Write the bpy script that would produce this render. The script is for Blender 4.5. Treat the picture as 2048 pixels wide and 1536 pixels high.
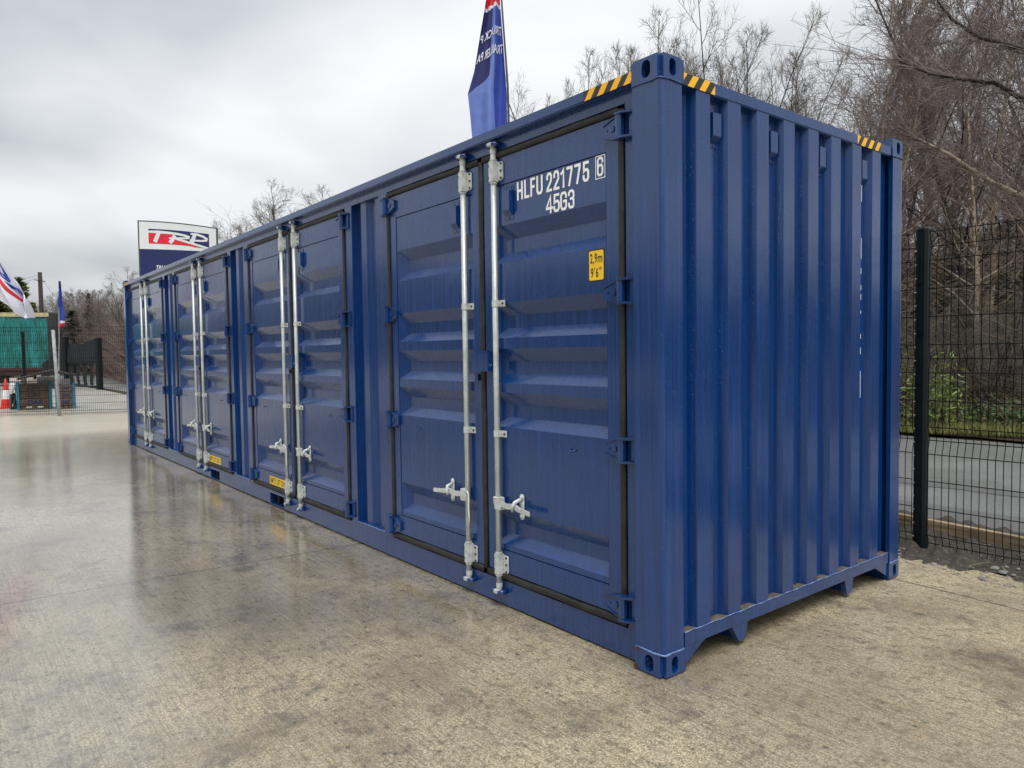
import bpy, bmesh, math, random
import numpy as np
from mathutils import Vector, Matrix
from math import radians, sin, cos, pi

for o in list(bpy.data.objects): bpy.data.objects.remove(o, do_unlink=True)
S = bpy.context.scene
COL = S.collection

# ------------------------------------------------------------------ camera
CAM = np.array([2.17018, -2.59443, 1.54505]); YAW, PITCH, ROLL, FPX = 2.472552, -0.0436240, -0.0137336, 1447.08
_f = np.array([cos(YAW)*cos(PITCH), sin(YAW)*cos(PITCH), sin(PITCH)])
_r = np.array([sin(YAW), -cos(YAW), 0.0]); _u = np.cross(_r, _f)
CR = cos(ROLL)*_r + sin(ROLL)*_u; CU = -sin(ROLL)*_r + cos(ROLL)*_u
cd = bpy.data.cameras.new('camera'); cam = bpy.data.objects.new('camera', cd); COL.objects.link(cam)
cam.matrix_world = Matrix(((CR[0], CU[0], -_f[0], CAM[0]), (CR[1], CU[1], -_f[1], CAM[1]), (CR[2], CU[2], -_f[2], CAM[2]), (0, 0, 0, 1)))
cd.sensor_width = 36; cd.lens = 36*FPX/2048; cd.clip_start = .05; cd.clip_end = 3000
S.camera = cam

def at(u, v, D):
    """the point seen at photo pixel (u,v) at horizontal distance D from the camera"""
    d = _f + CR*(u-1024)/FPX - CU*(v-768)/FPX
    return Vector(CAM + d*D/math.hypot(d[0], d[1]))

# ------------------------------------------------------------------ sky and light (overcast)
W = bpy.data.worlds.new('World'); S.world = W; W.use_nodes = True
nt = W.node_tree; N = nt.nodes; LK = nt.links; N.clear()
SUN_EL, SUN_AZ = radians(62), radians(-26)      # direction to the veiled sun: azimuth counted from +x towards +y
out = N.new('ShaderNodeOutputWorld'); bg = N.new('ShaderNodeBackground'); bg.inputs[1].default_value = 0.10
sky = N.new('ShaderNodeTexSky'); sky.sky_type = 'NISHITA'; sky.sun_disc = False
sky.sun_elevation = SUN_EL; sky.sun_rotation = pi/2 - SUN_AZ; sky.dust_density = 3; sky.air_density = 1
tc = N.new('ShaderNodeTexCoord'); sep = N.new('ShaderNodeSeparateXYZ'); LK.new(tc.outputs['Generated'], sep.inputs[0])
def wm(op, a, b=None, clamp=False):
    n = N.new('ShaderNodeMath'); n.operation = op; n.use_clamp = clamp
    for i, x in enumerate((a, b)):
        if x is None: continue
        if isinstance(x, (int, float)): n.inputs[i].default_value = x
        else: LK.new(x, n.inputs[i])
    return n.outputs[0]
zz = wm('ADD', wm('MAXIMUM', sep.outputs[2], 0.0), 0.22)
comb = N.new('ShaderNodeCombineXYZ'); LK.new(wm('DIVIDE', sep.outputs[0], zz), comb.inputs[0]); LK.new(wm('DIVIDE', sep.outputs[1], zz), comb.inputs[1])
n1 = N.new('ShaderNodeTexNoise'); n1.inputs['Scale'].default_value = 1.15; n1.inputs['Detail'].default_value = 7; n1.inputs['Roughness'].default_value = .40; n1.inputs['Distortion'].default_value = .3
mpv = N.new('ShaderNodeMapping'); mpv.inputs['Location'].default_value = (3.7, 1.9, .4); LK.new(comb.outputs[0], mpv.inputs[0]); LK.new(mpv.outputs[0], n1.inputs['Vector'])
rp = N.new('ShaderNodeValToRGB'); LK.new(n1.outputs['Fac'], rp.inputs[0])
e = rp.color_ramp.elements; e[0].position = .35; e[0].color = (2.55, 2.68, 2.84, 1); e[1].position = .63; e[1].color = (4.75, 4.85, 4.9, 1)
grad = wm('ADD', wm('MULTIPLY', wm('MAXIMUM', sep.outputs[2], 0.0), .85), .80)
gm = N.new('ShaderNodeMixRGB'); gm.blend_type = 'MULTIPLY'; gm.inputs[0].default_value = 1; LK.new(rp.outputs[0], gm.inputs[1]); LK.new(grad, gm.inputs[2])
mx = N.new('ShaderNodeMixRGB'); mx.inputs[0].default_value = .93
LK.new(sky.outputs[0], mx.inputs[1]); LK.new(gm.outputs[0], mx.inputs[2]); LK.new(mx.outputs[0], bg.inputs[0]); LK.new(bg.outputs[0], out.inputs[0])

sl = bpy.data.lights.new('sun', 'SUN'); sl.energy = 1.5; sl.angle = radians(40); sl.color = (1, .97, .92)
so = bpy.data.objects.new('sun', sl); COL.objects.link(so)
sd = Vector((cos(SUN_EL)*cos(SUN_AZ), cos(SUN_EL)*sin(SUN_AZ), sin(SUN_EL)))
so.rotation_euler = sd.to_track_quat('Z', 'Y').to_euler(); so.location = (0, -10, 30)

vs = S.view_settings; vs.view_transform = 'Standard'; vs.look = 'None'; vs.exposure = 1.0; vs.gamma = 1.0
try: vs.use_curve_mapping = False
except Exception: pass
S.render.engine = 'CYCLES'
S.cycles.use_denoising = True
S.cycles.max_bounces = 6; S.cycles.diffuse_bounces = 3; S.cycles.glossy_bounces = 3; S.cycles.transparent_max_bounces = 8

# ------------------------------------------------------------------ material helpers
class Mat:
    def __init__(s, name, rough=.6, spec=.5, metal=0.0):
        s.m = bpy.data.materials.new(name); s.m.use_nodes = True; s.t = s.m.node_tree; s.n = s.t.nodes
        s.b = s.n['Principled BSDF']; s.b.inputs['Roughness'].default_value = rough
        s.b.inputs['Specular IOR Level'].default_value = spec; s.b.inputs['Metallic'].default_value = metal
        s.tc = s.n.new('ShaderNodeTexCoord')
    def link(s, a, b): s.t.links.new(a, b)
    def coord(s, scale=(1, 1, 1), kind='Object', loc=(0, 0, 0), rot=(0, 0, 0)):
        m = s.n.new('ShaderNodeMapping'); m.inputs['Scale'].default_value = scale; m.inputs['Location'].default_value = loc; m.inputs['Rotation'].default_value = rot
        s.link(s.tc.outputs[kind], m.inputs[0]); return m.outputs[0]
    def noise(s, vec, scale=5, detail=4, rough=.55, dist=0.0):
        n = s.n.new('ShaderNodeTexNoise'); n.inputs['Scale'].default_value = scale; n.inputs['Detail'].default_value = detail
        n.inputs['Roughness'].default_value = rough; n.inputs['Distortion'].default_value = dist; s.link(vec, n.inputs['Vector']); return n.outputs['Fac']
    def vor(s, vec, scale=5, feature='F1', rand=1.0):
        n = s.n.new('ShaderNodeTexVoronoi'); n.feature = feature; n.inputs['Scale'].default_value = scale; n.inputs['Randomness'].default_value = rand
        s.link(vec, n.inputs['Vector']); return n
    def ramp(s, fac, stops, interp='LINEAR'):
        r = s.n.new('ShaderNodeValToRGB'); r.color_ramp.interpolation = interp; el = r.color_ramp.elements
        while len(el) < len(stops): el.new(.5)
        for k, (p_, c) in enumerate(stops):
            el[k].position = p_; el[k].color = (c, c, c, 1) if isinstance(c, (int, float)) else (*c, 1)
        s.link(fac, r.inputs[0]); return r.outputs[0]
    def mix(s, fac, a, b, mode='MIX'):
        m = s.n.new('ShaderNodeMixRGB'); m.blend_type = mode
        for i, x in enumerate((fac, a, b)):
            if isinstance(x, (int, float)): m.inputs[i].default_value = x if i == 0 else (x, x, x, 1)
            elif isinstance(x, tuple): m.inputs[i].default_value = (*x, 1)
            else: s.link(x, m.inputs[i])
        return m.outputs[0]
    def math(s, op, a, b=0.0, clamp=False):
        m = s.n.new('ShaderNodeMath'); m.operation = op; m.use_clamp = clamp
        for i, x in enumerate((a, b)):
            if isinstance(x, (int, float)): m.inputs[i].default_value = x
            else: s.link(x, m.inputs[i])
        return m.outputs[0]
    def color(s, c):
        if isinstance(c, tuple): s.b.inputs['Base Color'].default_value = (*c, 1)
        else: s.link(c, s.b.inputs['Base Color'])
    def rough(s, c): s.link(c, s.b.inputs['Roughness'])
    def bump(s, h, dist=.01, strength=1.0, prev=None):
        b = s.n.new('ShaderNodeBump'); b.inputs['Distance'].default_value = dist; b.inputs['Strength'].default_value = strength
        s.link(h, b.inputs['Height'])
        if prev is not None: s.link(prev, b.inputs['Normal'])
        s.link(b.outputs[0], s.b.inputs['Normal']); return b.outputs[0]

M = {}
def simple(name, col, rough=.6, spec=.5, metal=0.0, var=.25, scale=8.0):
    """plain material with a little mottling"""
    m = Mat(name, rough, spec, metal); n = m.noise(m.coord(), scale, 4)
    lo = tuple(c*(1-var) for c in col); hi = tuple(min(1, c*(1+var)) for c in col)
    m.color(m.ramp(n, [(.3, lo), (.7, hi)])); M[name] = m.m; return m

def mk_paint():
    m = Mat('blue_paint', .3, .35)
    b = m.b.inputs; b['Coat Weight'].default_value = .60; b['Coat Roughness'].default_value = .13; b['Coat IOR'].default_value = 1.6
    v = m.coord()
    streak = m.noise(m.coord((22, 22, .9)), 1.6, 5, .6)
    runs = m.noise(m.coord((75, 75, .55)), 1.3, 3, .6)
    blot = m.noise(v, 1.4, 4)
    c = m.ramp(streak, [(.28, (.0015, .027, .125)), (.60, (.0022, .039, .172)), (.80, (.0040, .058, .250))])
    c = m.mix(m.ramp(runs, [(.30, .55), (.46, 0.0)]), c, (.0022, .020, .095))
    c = m.mix(m.ramp(runs, [(.60, 0.0), (.74, .40)]), c, (.014, .075, .270))
    c = m.mix(m.math('MULTIPLY', m.ramp(blot, [(.45, 0.0), (.75, 1.0)]), .35), c, (.008, .030, .105))
    # road film creeping up from the ground, and chips of pale primer
    sx = m.n.new('ShaderNodeSeparateXYZ'); m.link(v, sx.inputs[0])
    chip = m.ramp(m.noise(m.coord((9, 9, 5)), 9, 2), [(.765, 0.0), (.78, 1.0)])
    c = m.mix(m.math('MULTIPLY', chip, .45), c, (.10, .15, .26))
    rst = m.math('MULTIPLY', m.ramp(m.noise(m.coord(loc=(4, 7, 1)), 6, 5, .7), [(.70, 0.0), (.76, 1.0)]), m.ramp(m.noise(v, .9, 2), [(.50, 0.0), (.62, .8)]))
    c = m.mix(m.math('MULTIPLY', rst, .6), c, (.075, .030, .018))
    m.color(c)
    m.rough(m.ramp(runs, [(.3, .20), (.7, .36)]))
    vd = m.vor(v, 85)
    pick = m.math('GREATER_THAN', vd.outputs['Color'], .55)
    drop = m.math('MULTIPLY', m.ramp(vd.outputs['Distance'], [(.0, 1.0), (.34, 0.0)], 'EASE'), pick)
    nb = m.bump(m.noise(v, 2.6, 2), .020, .35)          # oil-canning of the sheet
    nb = m.bump(m.noise(v, 16, 3), .003, .35, nb)
    m.bump(drop, .004, .8, nb)
    M['blue_paint'] = m.m
mk_paint()

def mk_concrete():
    m = Mat('wet_concrete', .75, .3)
    v = m.coord()
    fine = m.noise(v, 135, 4, .8)
    agg = m.noise(v, 62, 3, .65)
    mid = m.noise(v, 17, 5, .65)
    big = m.noise(v, .55, 5, .55, .4)
    c = m.ramp(fine, [(.38, (.055, .043, .025)), (.46, (.28, .23, .14)), (.53, (.52, .45, .295)), (.62, (.90, .82, .62))])
    c = m.mix(.40, c, m.ramp(agg, [(.38, (.075, .060, .036)), (.50, (.34, .285, .18)), (.62, (.66, .58, .40))]))
    c = m.mix(m.ramp(mid, [(.36, .55), (.50, 0.0)]), c, (.075, .060, .037))
    c = m.mix(m.ramp(big, [(.38, .45), (.58, 0.0)]), c, (.16, .135, .092))
    c = m.mix(m.ramp(m.noise(m.coord(loc=(7, -3, 0)), 1.5, 6, .65, .3), [(.38, .36), (.54, 0.0)]), c, (.15, .12, .08))
    # broom marks along the slab
    br = m.noise(m.coord((1.1, 60, 1), rot=(0, 0, radians(-27))), 1.6, 3, .6)
    c = m.mix(m.ramp(br, [(.36, .38), (.5, 0.0)]), c, (.10, .08, .05))
    c = m.mix(m.ramp(br, [(.62, 0.0), (.72, .30)]), c, (.60, .54, .40))
    oil = m.ramp(m.noise(m.coord(loc=(3.3, 8, 0)), 2.2, 7, .66), [(.55, 0.0), (.66, 1.0)])
    c = m.mix(m.math('MULTIPLY', oil, .5), c, (.050, .046, .044))
    rust = m.ramp(m.noise(m.coord(loc=(11.3, 4.1, 0)), 2.1, 5, .65), [(.66, 0.0), (.78, 1.0)])
    c = m.mix(m.math('MULTIPLY', rust, .55), c, (.36, .16, .06))
    mauve = m.ramp(m.noise(m.coord(loc=(-5.3, 2.1, 0)), 1.1, 4, .6), [(.62, 0.0), (.76, 1.0)])
    c = m.mix(m.math('MULTIPLY', mauve, .30), c, (.22, .15, .17))
    # small black pock marks
    pv = m.vor(m.coord((1, 1.5, 1)), 15); pk = m.math('GREATER_THAN', pv.outputs['Color'], .60)
    pock = m.math('MULTIPLY', m.ramp(pv.outputs['Distance'], [(.10, 1.0), (.30, 0.0)]), pk)
    pock = m.math('MULTIPLY', pock, m.ramp(agg, [(.42, 0.0), (.54, 1.0)]))
    c = m.mix(m.math('MULTIPLY', pock, .85), c, (.030, .028, .027))
    # slab joints and a wandering crack
    sx = m.n.new('ShaderNodeSeparateXYZ'); m.link(m.coord(rot=(0, 0, radians(4)), loc=(.9, .35, 0)), sx.inputs[0])
    wob = m.math('MULTIPLY', m.math('SUBTRACT', mid, .5), .010)
    jx = m.math('ABSOLUTE', m.math('SUBTRACT', m.math('FRACT', m.math('ADD', m.math('DIVIDE', sx.outputs[0], 4.6), wob)), .5))
    jy = m.math('ABSOLUTE', m.math('SUBTRACT', m.math('FRACT', m.math('ADD', m.math('DIVIDE', sx.outputs[1], 5.4), wob)), .5))
    joint = m.math('MAXIMUM', m.math('LESS_THAN', jx, .0020), m.math('LESS_THAN', jy, .0018))
    ck = m.vor(m.coord(loc=(2.2, .4, 0)), .33, 'DISTANCE_TO_EDGE'); 
    crack = m.math('LESS_THAN', m.math('ADD', ck.outputs['Distance'], m.math('MULTIPLY', m.math('SUBTRACT', mid, .5), .05)), .0022)
    joint = m.math('MAXIMUM', joint, m.math('MULTIPLY', crack, .0))
    c = m.mix(m.math('MULTIPLY', joint, .75), c, (.035, .031, .026))
    # film of rain water: standing in shallow hollows along the doors, thinner and drying towards the fence
    wet = m.noise(m.coord((.55, 1, 1), rot=(0, 0, radians(30)), loc=(0, 5.1, 0)), .8, 6, .62, .6)
    s2 = m.n.new('ShaderNodeSeparateXYZ'); m.link(v, s2.inputs[0])
    soak = m.math('ADD', m.math('MULTIPLY', m.math('ADD', s2.outputs[0], -.2), -.30, False), m.math('MULTIPLY', m.math('SUBTRACT', wet, .48), -3.4))
    far = m.math('MULTIPLY', m.math('ADD', s2.outputs[0], 15.5), .22, True)            # far yard: less film, and a paler colour standing in for reflected sky
    soak = m.math('MULTIPLY', m.math('MINIMUM', m.math('MAXIMUM', soak, 0.0), 1.0), m.math('ADD', m.math('MULTIPLY', far, .8), .2))
    c = m.mix(m.math('MULTIPLY', m.math('SUBTRACT', 1.0, far), .55), c, (.62, .58, .50))
    c = m.mix(m.math('MULTIPLY', soak, .85), c, m.mix(1.0, c, (.66, .65, .65), 'MULTIPLY'))  # wet tone, deepened so the colour also carries the container's dark reflection
    m.color(c)
    b = m.b.inputs
    b['IOR'].default_value = 1.45
    m.link(m.ramp(soak, [(.0, .38), (.5, 1.0)]), b['Coat Weight'])
    m.link(m.ramp(soak, [(.0, .26), (.4, .11), (1.0, .06)]), b['Coat Roughness'])
    b['Coat IOR'].default_value = 2.9
    nb = m.bump(mid, .012, .3); nb = m.bump(agg, .006, .6, nb); nb = m.bump(fine, .003, .6, nb)
    bh = m.math('MULTIPLY', m.math('ADD', agg, m.math('MULTIPLY', mid, .8)), m.ramp(soak, [(.2, 1.0), (1.0, .75)]))
    bc = m.n.new('ShaderNodeBump'); bc.inputs['Distance'].default_value = .004; bc.inputs['Strength'].default_value = .16
    m.link(bh, bc.inputs['Height']); m.link(bc.outputs[0], b['Coat Normal'])
    M['wet_concrete'] = m.m
mk_concrete()

def mk_asphalt():
    m = Mat('asphalt', .5, .6); v = m.coord()
    c = m.ramp(m.noise(v, 60, 3, .7), [(.3, (.075, .08, .08)), (.7, (.24, .25, .245))])
    c = m.mix(m.ramp(m.noise(v, .5, 4), [(.45, 0.0), (.7, .5)]), c, (.27, .28, .28))
    m.color(c); m.rough(m.ramp(m.noise(v, .7, 3), [(.35, .28), (.7, .55)]))
    m.b.inputs['Coat Weight'].default_value = .35; m.b.inputs['Coat Roughness'].default_value = .25
    m.bump(m.noise(v, 70, 3, .7), .008, .7); M['asphalt'] = m.m
mk_asphalt()
def mk_soil():
    m = Mat('soil', .75, .4); v = m.coord()
    c = m.ramp(m.noise(v, 22, 6, .7), [(.3, (.018, .015, .011)), (.55, (.055, .047, .036)), (.78, (.17, .15, .12))])
    m.color(c); m.bump(m.noise(v, 25, 5, .7), .03, .9); M['soil'] = m.m
    m = Mat('earth_and_litter', .9, .2); v = m.coord()
    c = m.ramp(m.noise(v, 9, 6, .7), [(.3, (.020, .016, .010)), (.55, (.06, .045, .024)), (.78, (.085, .085, .03))])
    m.color(c); m.bump(m.noise(v, 8, 5, .7), .06, .9); M['earth_and_litter'] = m.m
mk_soil()

def mk_galv():
    m = Mat('galvanised_steel', .38, .5, .35); v = m.coord()
    sp = m.vor(v, 60); n = m.noise(v, 9, 4)
    c = m.mix(m.math('MULTIPLY', sp.outputs['Distance'], .5), m.ramp(n, [(.3, (.46, .51, .50)), (.7, (.70, .74, .72))]), (.38, .42, .41))
    c = m.mix(m.ramp(m.noise(v, 5, 4), [(.60, 0.0), (.75, .5)]), c, (.48, .43, .34))
    m.color(c); m.rough(m.ramp(n, [(.3, .30), (.7, .5)])); M['galvanised_steel'] = m.m
    m = Mat('zinc_casting', .5, .5, .1); v = m.coord()
    m.color(m.ramp(m.noise(v, 30, 4), [(.3, (.40, .43, .42)), (.7, (.66, .69, .67))])); m.bump(m.noise(v, 60, 3), .002, .6); M['zinc_casting'] = m.m
mk_galv()
def mk_rubber():
    m = Mat('black_rubber', .55, .4); v = m.coord()
    m.color(m.ramp(m.noise(v, 12, 5, .6), [(.35, (.010, .010, .009)), (.7, (.030, .030, .026))])); m.bump(m.noise(v, 45, 3), .003, .5); M['black_rubber'] = m.m
mk_rubber()
def mk_tape():
    m = Mat('hazard_tape', .4, .5); sx = m.n.new('ShaderNodeSeparateXYZ'); m.link(m.tc.outputs['Object'], sx.inputs[0])
    # diagonal bars; the bars lean the same way on either face
    t = m.math('ADD', m.math('SUBTRACT', sx.outputs[1], sx.outputs[0]), m.math('MULTIPLY', sx.outputs[2], .62))
    t2 = m.math('SUBTRACT', m.math('ADD', sx.outputs[1], sx.outputs[0]), m.math('MULTIPLY', sx.outputs[2], .75))
    bar = m.math('GREATER_THAN', m.math('FRACT', m.math('DIVIDE', t2, .088)), .5)
    m.color(m.mix(bar, (.022, .022, .020), (.93, .49, .010))); M['hazard_tape'] = m.m
mk_tape()
simple('white_vinyl', (.92, .93, .92), .5, var=.04)
simple('yellow_vinyl', (.90, .56, .012), .4, var=.04)
simple('black_vinyl', (.02, .018, .014), .5)
simple('navy_vinyl', (.012, .018, .10), .35, var=.15)
simple('red_vinyl', (.62, .016, .035), .4, var=.1)
simple('interior_shade', (.012, .013, .016), .9)  # near black, puts the shade in fork pockets and underframe into colour
simple('dirty_steel', (.09, .075, .055), .8, var=.5, scale=30)
simple('weld_paint', (.12, .19, .40), .25, spec=.8, var=.35, scale=40)
simple('rust', (.10, .032, .012), .9, var=.4, scale=40)
simple('fence_green_black', (.004, .008, .010), .5, spec=.25, var=.3)
simple('wire_black', (.004, .006, .006), .7, spec=.12, var=.2)
simple('post_cap', (.06, .065, .07), .3, spec=.6)
simple('dark_mesh_screen', (.010, .013, .016), .8, var=.5, scale=3)
simple('clip_steel', (.55, .57, .58), .4)
def mk_timber():
    m = Mat('old_timber', .8, .3); g = m.noise(m.coord((.9, 18, 14)), 2.2, 5, .6); n = m.noise(m.coord(), 3, 4)
    c = m.ramp(g, [(.3, (.13, .092, .055)), (.52, (.34, .26, .16)), (.75, (.52, .43, .29))]); c = m.mix(m.ramp(n, [(.40, .4), (.56, 0.0)]), c, (.10, .078, .055))
    m.color(c); m.bump(g, .006, .6); M['old_timber'] = m.m
mk_timber()
simple('crate_wood', (.105, .072, .050), .85, var=.45, scale=9)
simple('crate_teal', (.012, .16, .24), .6, var=.3)
simple('pole_wood', (.035, .028, .026), .9, var=.4)
simple('wire_grey', (.30, .31, .32), .6)
simple('cone_red', (.62, .02, .012), .45, var=.1)
simple('cone_white', (.75, .75, .74), .4, var=.08)
simple('black_plastic', (.012, .014, .017), .22, spec=.7, var=.4)
simple('maroon_steel', (.045, .012, .016), .6, var=.3)
simple('tyre_rubber', (.014, .014, .014), .8)
simple('trailer_frame', (.02, .02, .022), .6)
simple('cream_rail', (.42, .36, .20), .6, var=.3)
simple('flag_white', (.70, .71, .80), .8, var=.06)
simple('flag_blue', (.030, .060, .36), .7, var=.1)
simple('flag_navy', (.010, .014, .11), .7, var=.2)
simple('flag_sky', (.13, .20, .52), .7, var=.1)
simple('flag_red', (.62, .02, .035), .7, var=.1)
simple('totem_white', (.66, .69, .69), .4, var=.04)
simple('totem_edge', (.06, .065, .07), .5)
simple('birch_bark', (.30, .24, .18), .85, var=.6, scale=10)
simple('twig', (.165, .130, .118), .9, var=.35, scale=2)
simple('twig_grey', (.15, .132, .112), .9, var=.35, scale=2)
simple('twig_brown', (.165, .118, .105), .9, var=.3, scale=2)
simple('dark_bark', (.030, .024, .020), .9, var=.5)
simple('needles', (.014, .020, .010), .8, var=.5, scale=2)
simple('golden_needles', (.11, .12, .02), .8, var=.4, scale=2)
simple('leaf_green', (.13, .19, .035), .5, var=.5, scale=6)
simple('ivy_leaf', (.025, .045, .014), .5, var=.5, scale=6)
simple('grass_blade', (.17, .18, .05), .7, var=.45, scale=5)
simple('dead_stalk', (.16, .125, .085), .9, var=.4, scale=5)
simple('bramble_leaf', (.055, .10, .025), .6, var=.5, scale=5)
simple('stone', (.20, .19, .17), .8, var=.4)
simple('cargo_white', (.62, .62, .62), .6, var=.2)
simple('rope_white', (.70, .70, .66), .8, var=.15)
def mk_tarp():
    m = Mat('teal_tarpaulin', .35, .5); v = m.coord()
    c = m.ramp(m.noise(m.coord((2.2, .6, .35)), 2.4, 6, .68, 1.2), [(.32, (.008, .060, .040)), (.50, (.008, .135, .120)), (.74, (.02, .27, .30))])
    m.color(c); m.bump(m.noise(m.coord((1, 1.2, .25)), 2.0, 4, .6, .5), .15, .9); M['teal_tarpaulin'] = m.m
mk_tarp()

# ------------------------------------------------------------------ mesh helpers
class MB:
    def __init__(s): s.v = []; s.f = []; s.mi = []; s.cur = 0
    def add(s, verts, faces):
        b = len(s.v); s.v.extend([tuple(x) for x in verts]); s.f.extend([tuple(b+i for i in f) for f in faces]); s.mi.extend([s.cur]*len(faces)); return s
    def box(s, x0, x1, y0, y1, z0, z1):
        return s.add([(x0,y0,z0),(x1,y0,z0),(x1,y1,z0),(x0,y1,z0),(x0,y0,z1),(x1,y0,z1),(x1,y1,z1),(x0,y1,z1)],
                     [(0,3,2,1),(4,5,6,7),(0,1,5,4),(1,2,6,5),(2,3,7,6),(3,0,4,7)])
    def prism(s, poly, axis, a, b):
        """poly in the two other axes (cyclic order), extruded along axis from a to b"""
        n = len(poly)
        def P(q, t):
            if axis == 0: return (t, q[0], q[1])
            if axis == 1: return (q[0], t, q[1])
            return (q[0], q[1], t)
        vs_ = [P(q, a) for q in poly] + [P(q, b) for q in poly]
        fs = [tuple(range(n))[::-1], tuple(range(n, 2*n))] + [(i, (i+1) % n, n+(i+1) % n, n+i) for i in range(n)]
        return s.add(vs_, fs)
    def tube(s, pts, rad, n=8, cap=True):
        pts = [Vector(p) for p in pts]; rad = rad if isinstance(rad, (list, tuple)) else [rad]*len(pts)
        rings = []; b0 = len(s.v); vs_ = []; fs = []
        ref = None
        for i, p in enumerate(pts):
            t = (pts[min(i+1, len(pts)-1)] - pts[max(i-1, 0)]).normalized()
            if ref is None: ref = Vector((1, 0, 0)) if abs(t.x) < .8 else Vector((0, 1, 0))
            a = (ref - t*ref.dot(t)).normalized(); ref = a; c = t.cross(a)
            for k in range(n):
                an = 2*pi*k/n; vs_.append(p + (a*cos(an) + c*sin(an))*rad[i])
        for i in range(len(pts)-1):
            for k in range(n):
                fs.append((i*n+k, i*n+(k+1) % n, (i+1)*n+(k+1) % n, (i+1)*n+k))
        if cap: fs += [tuple(range(n))[::-1], tuple((len(pts)-1)*n+k for k in range(n))]
        return s.add(vs_, fs)
    def build(s, name, mat, parent=None, smooth=False, bevel=0.0, mats=None):
        me = bpy.data.meshes.new(name); me.from_pydata(s.v, [], s.f)
        for mm in (mats or [mat]): me.materials.append(M[mm])
        if mats: me.polygons.foreach_set('material_index', s.mi)
        bm = bmesh.new(); bm.from_mesh(me)
        bmesh.ops.recalc_face_normals(bm, faces=bm.faces)
        if bevel:
            bmesh.ops.bevel(bm, geom=[e_ for e_ in bm.edges if e_.is_manifold and e_.calc_face_angle(0) > .6], offset=bevel, segments=2, affect='EDGES', clamp_overlap=True)
        bm.to_mesh(me); bm.free()
        if smooth: me.polygons.foreach_set('use_smooth', [True]*len(me.polygons))
        return obj(name, me, parent)

def obj(name, me, parent=None):
    o = bpy.data.objects.new(name, me); COL.objects.link(o)
    if parent is not None: o.parent = parent
    return o
def empty(name, loc, rz=0):
    o = bpy.data.objects.new(name, None); COL.objects.link(o); o.location = loc; o.rotation_euler.z = rz; o.empty_display_size = .2
    return o
def tag(o, label=None, cat=None, group=None, kind=None):
    if label: o['label'] = label
    if cat: o['category'] = cat
    if group: o['group'] = group
    if kind: o['kind'] = kind
    return o
def copy_tree(o, parent=None):
    c = o.copy(); COL.objects.link(c); c.parent = parent
    for ch in o.children: copy_tree(ch, c)
    return c

def text_mesh(txt, bold=.0, shear=0.0, space=1.0):
    """flat glyph outlines of a string: (verts 2D array, faces), unit cap height, starting at x=0"""
    cu = bpy.data.curves.new('t', 'FONT'); cu.body = txt; cu.offset = bold; cu.shear = shear; cu.space_character = space; cu.resolution_u = 3
    o = bpy.data.objects.new('t', cu); COL.objects.link(o)
    dg = bpy.context.evaluated_depsgraph_get(); me = bpy.data.meshes.new_from_object(o.evaluated_get(dg))
    v = np.array([x.co[:2] for x in me.vertices]); f = [tuple(p_.vertices) for p_ in me.polygons]
    bpy.data.objects.remove(o, do_unlink=True); bpy.data.meshes.remove(me)
    v[:, 0] -= v[:, 0].min(); v[:, 1] -= v[:, 1].min(); v /= v[:, 1].max()
    return v, f

# stroke glyphs of the condensed stencil lettering: polylines in a unit box
GL = {'H': [[(0,0),(0,1)],[(1,0),(1,1)],[(0,.5),(1,.5)]], 'L': [[(0,1),(0,0),(1,0)]], 'F': [[(0,0),(0,1),(1,1)],[(0,.52),(.85,.52)]],
 'U': [[(0,1),(0,.16),(.22,0),(.78,0),(1,.16),(1,1)]], '2': [[(0,.74),(0,.86),(.22,1),(.78,1),(1,.86),(1,.66),(.95,.55),(0,.06),(0,0),(1,0)]],
 '1': [[(0,.80),(.35,.86),(.62,1),(.62,0)]], '7': [[(0,1),(1,1),(1,.90),(.42,0)]], '5': [[(.95,1),(.05,1),(.05,.53),(.25,.60),(.75,.60),(1,.48),(1,.14),(.78,0),(.22,0),(0,.14),(0,.24)]],
 '6': [[(1,.78),(1,.88),(.78,1),(.22,1),(0,.88),(0,.12),(.22,0),(.78,0),(1,.12),(1,.46),(.78,.58),(.25,.58),(.03,.47)]],
 '4': [[(.72,0),(.72,1),(0,.30),(0,.25),(1,.25)]], 'G': [[(1,.74),(1,.86),(.78,1),(.22,1),(0,.86),(0,.14),(.22,0),(.78,0),(1,.14),(1,.48),(.55,.48)]],
 '3': [[(0,.80),(0,.88),(.22,1),(.78,1),(1,.88),(1,.62),(.80,.53),(.45,.53)],[(.80,.53),(1,.44),(1,.12),(.78,0),(.22,0),(0,.12),(0,.22)]]}
SEG = 0
def stroke_glyph(mb, ch, x0, x1, z0, z1, w, y):
    """thick polyline glyph on a plane of constant y, as a 1 mm vinyl film"""
    for pl in GL[ch]:
        q = [Vector((x0+w/2+(x1-x0-w)*a, z0+w/2+(z1-z0-w)*b)) for a, b in pl]
        L, R = [], []
        for i, c in enumerate(q):
            d0 = (q[i]-q[i-1]).normalized() if i else (q[1]-q[0]).normalized()
            d1 = (q[i+1]-q[i]).normalized() if i < len(q)-1 else d0
            t = (d0+d1); t = t.normalized() if t.length > 1e-4 else d1
            n = Vector((-t.y, t.x)); k = 1/max(.5, n.dot(Vector((-d0.y, d0.x))))
            cc = c - d0*w/2 if i == 0 else (c + d0*w/2 if i == len(q)-1 else c)
            L.append(cc+n*w/2*k); R.append(cc-n*w/2*k)
        m = len(q)
        global SEG
        for i in range(m-1):
            SEG = (SEG+1) % 14; yy = y-.00009*SEG
            mb.add([(q_.x, yy, q_.y) for q_ in (L[i], L[i+1], R[i+1], R[i])], [(0, 1, 2, 3)])

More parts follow.
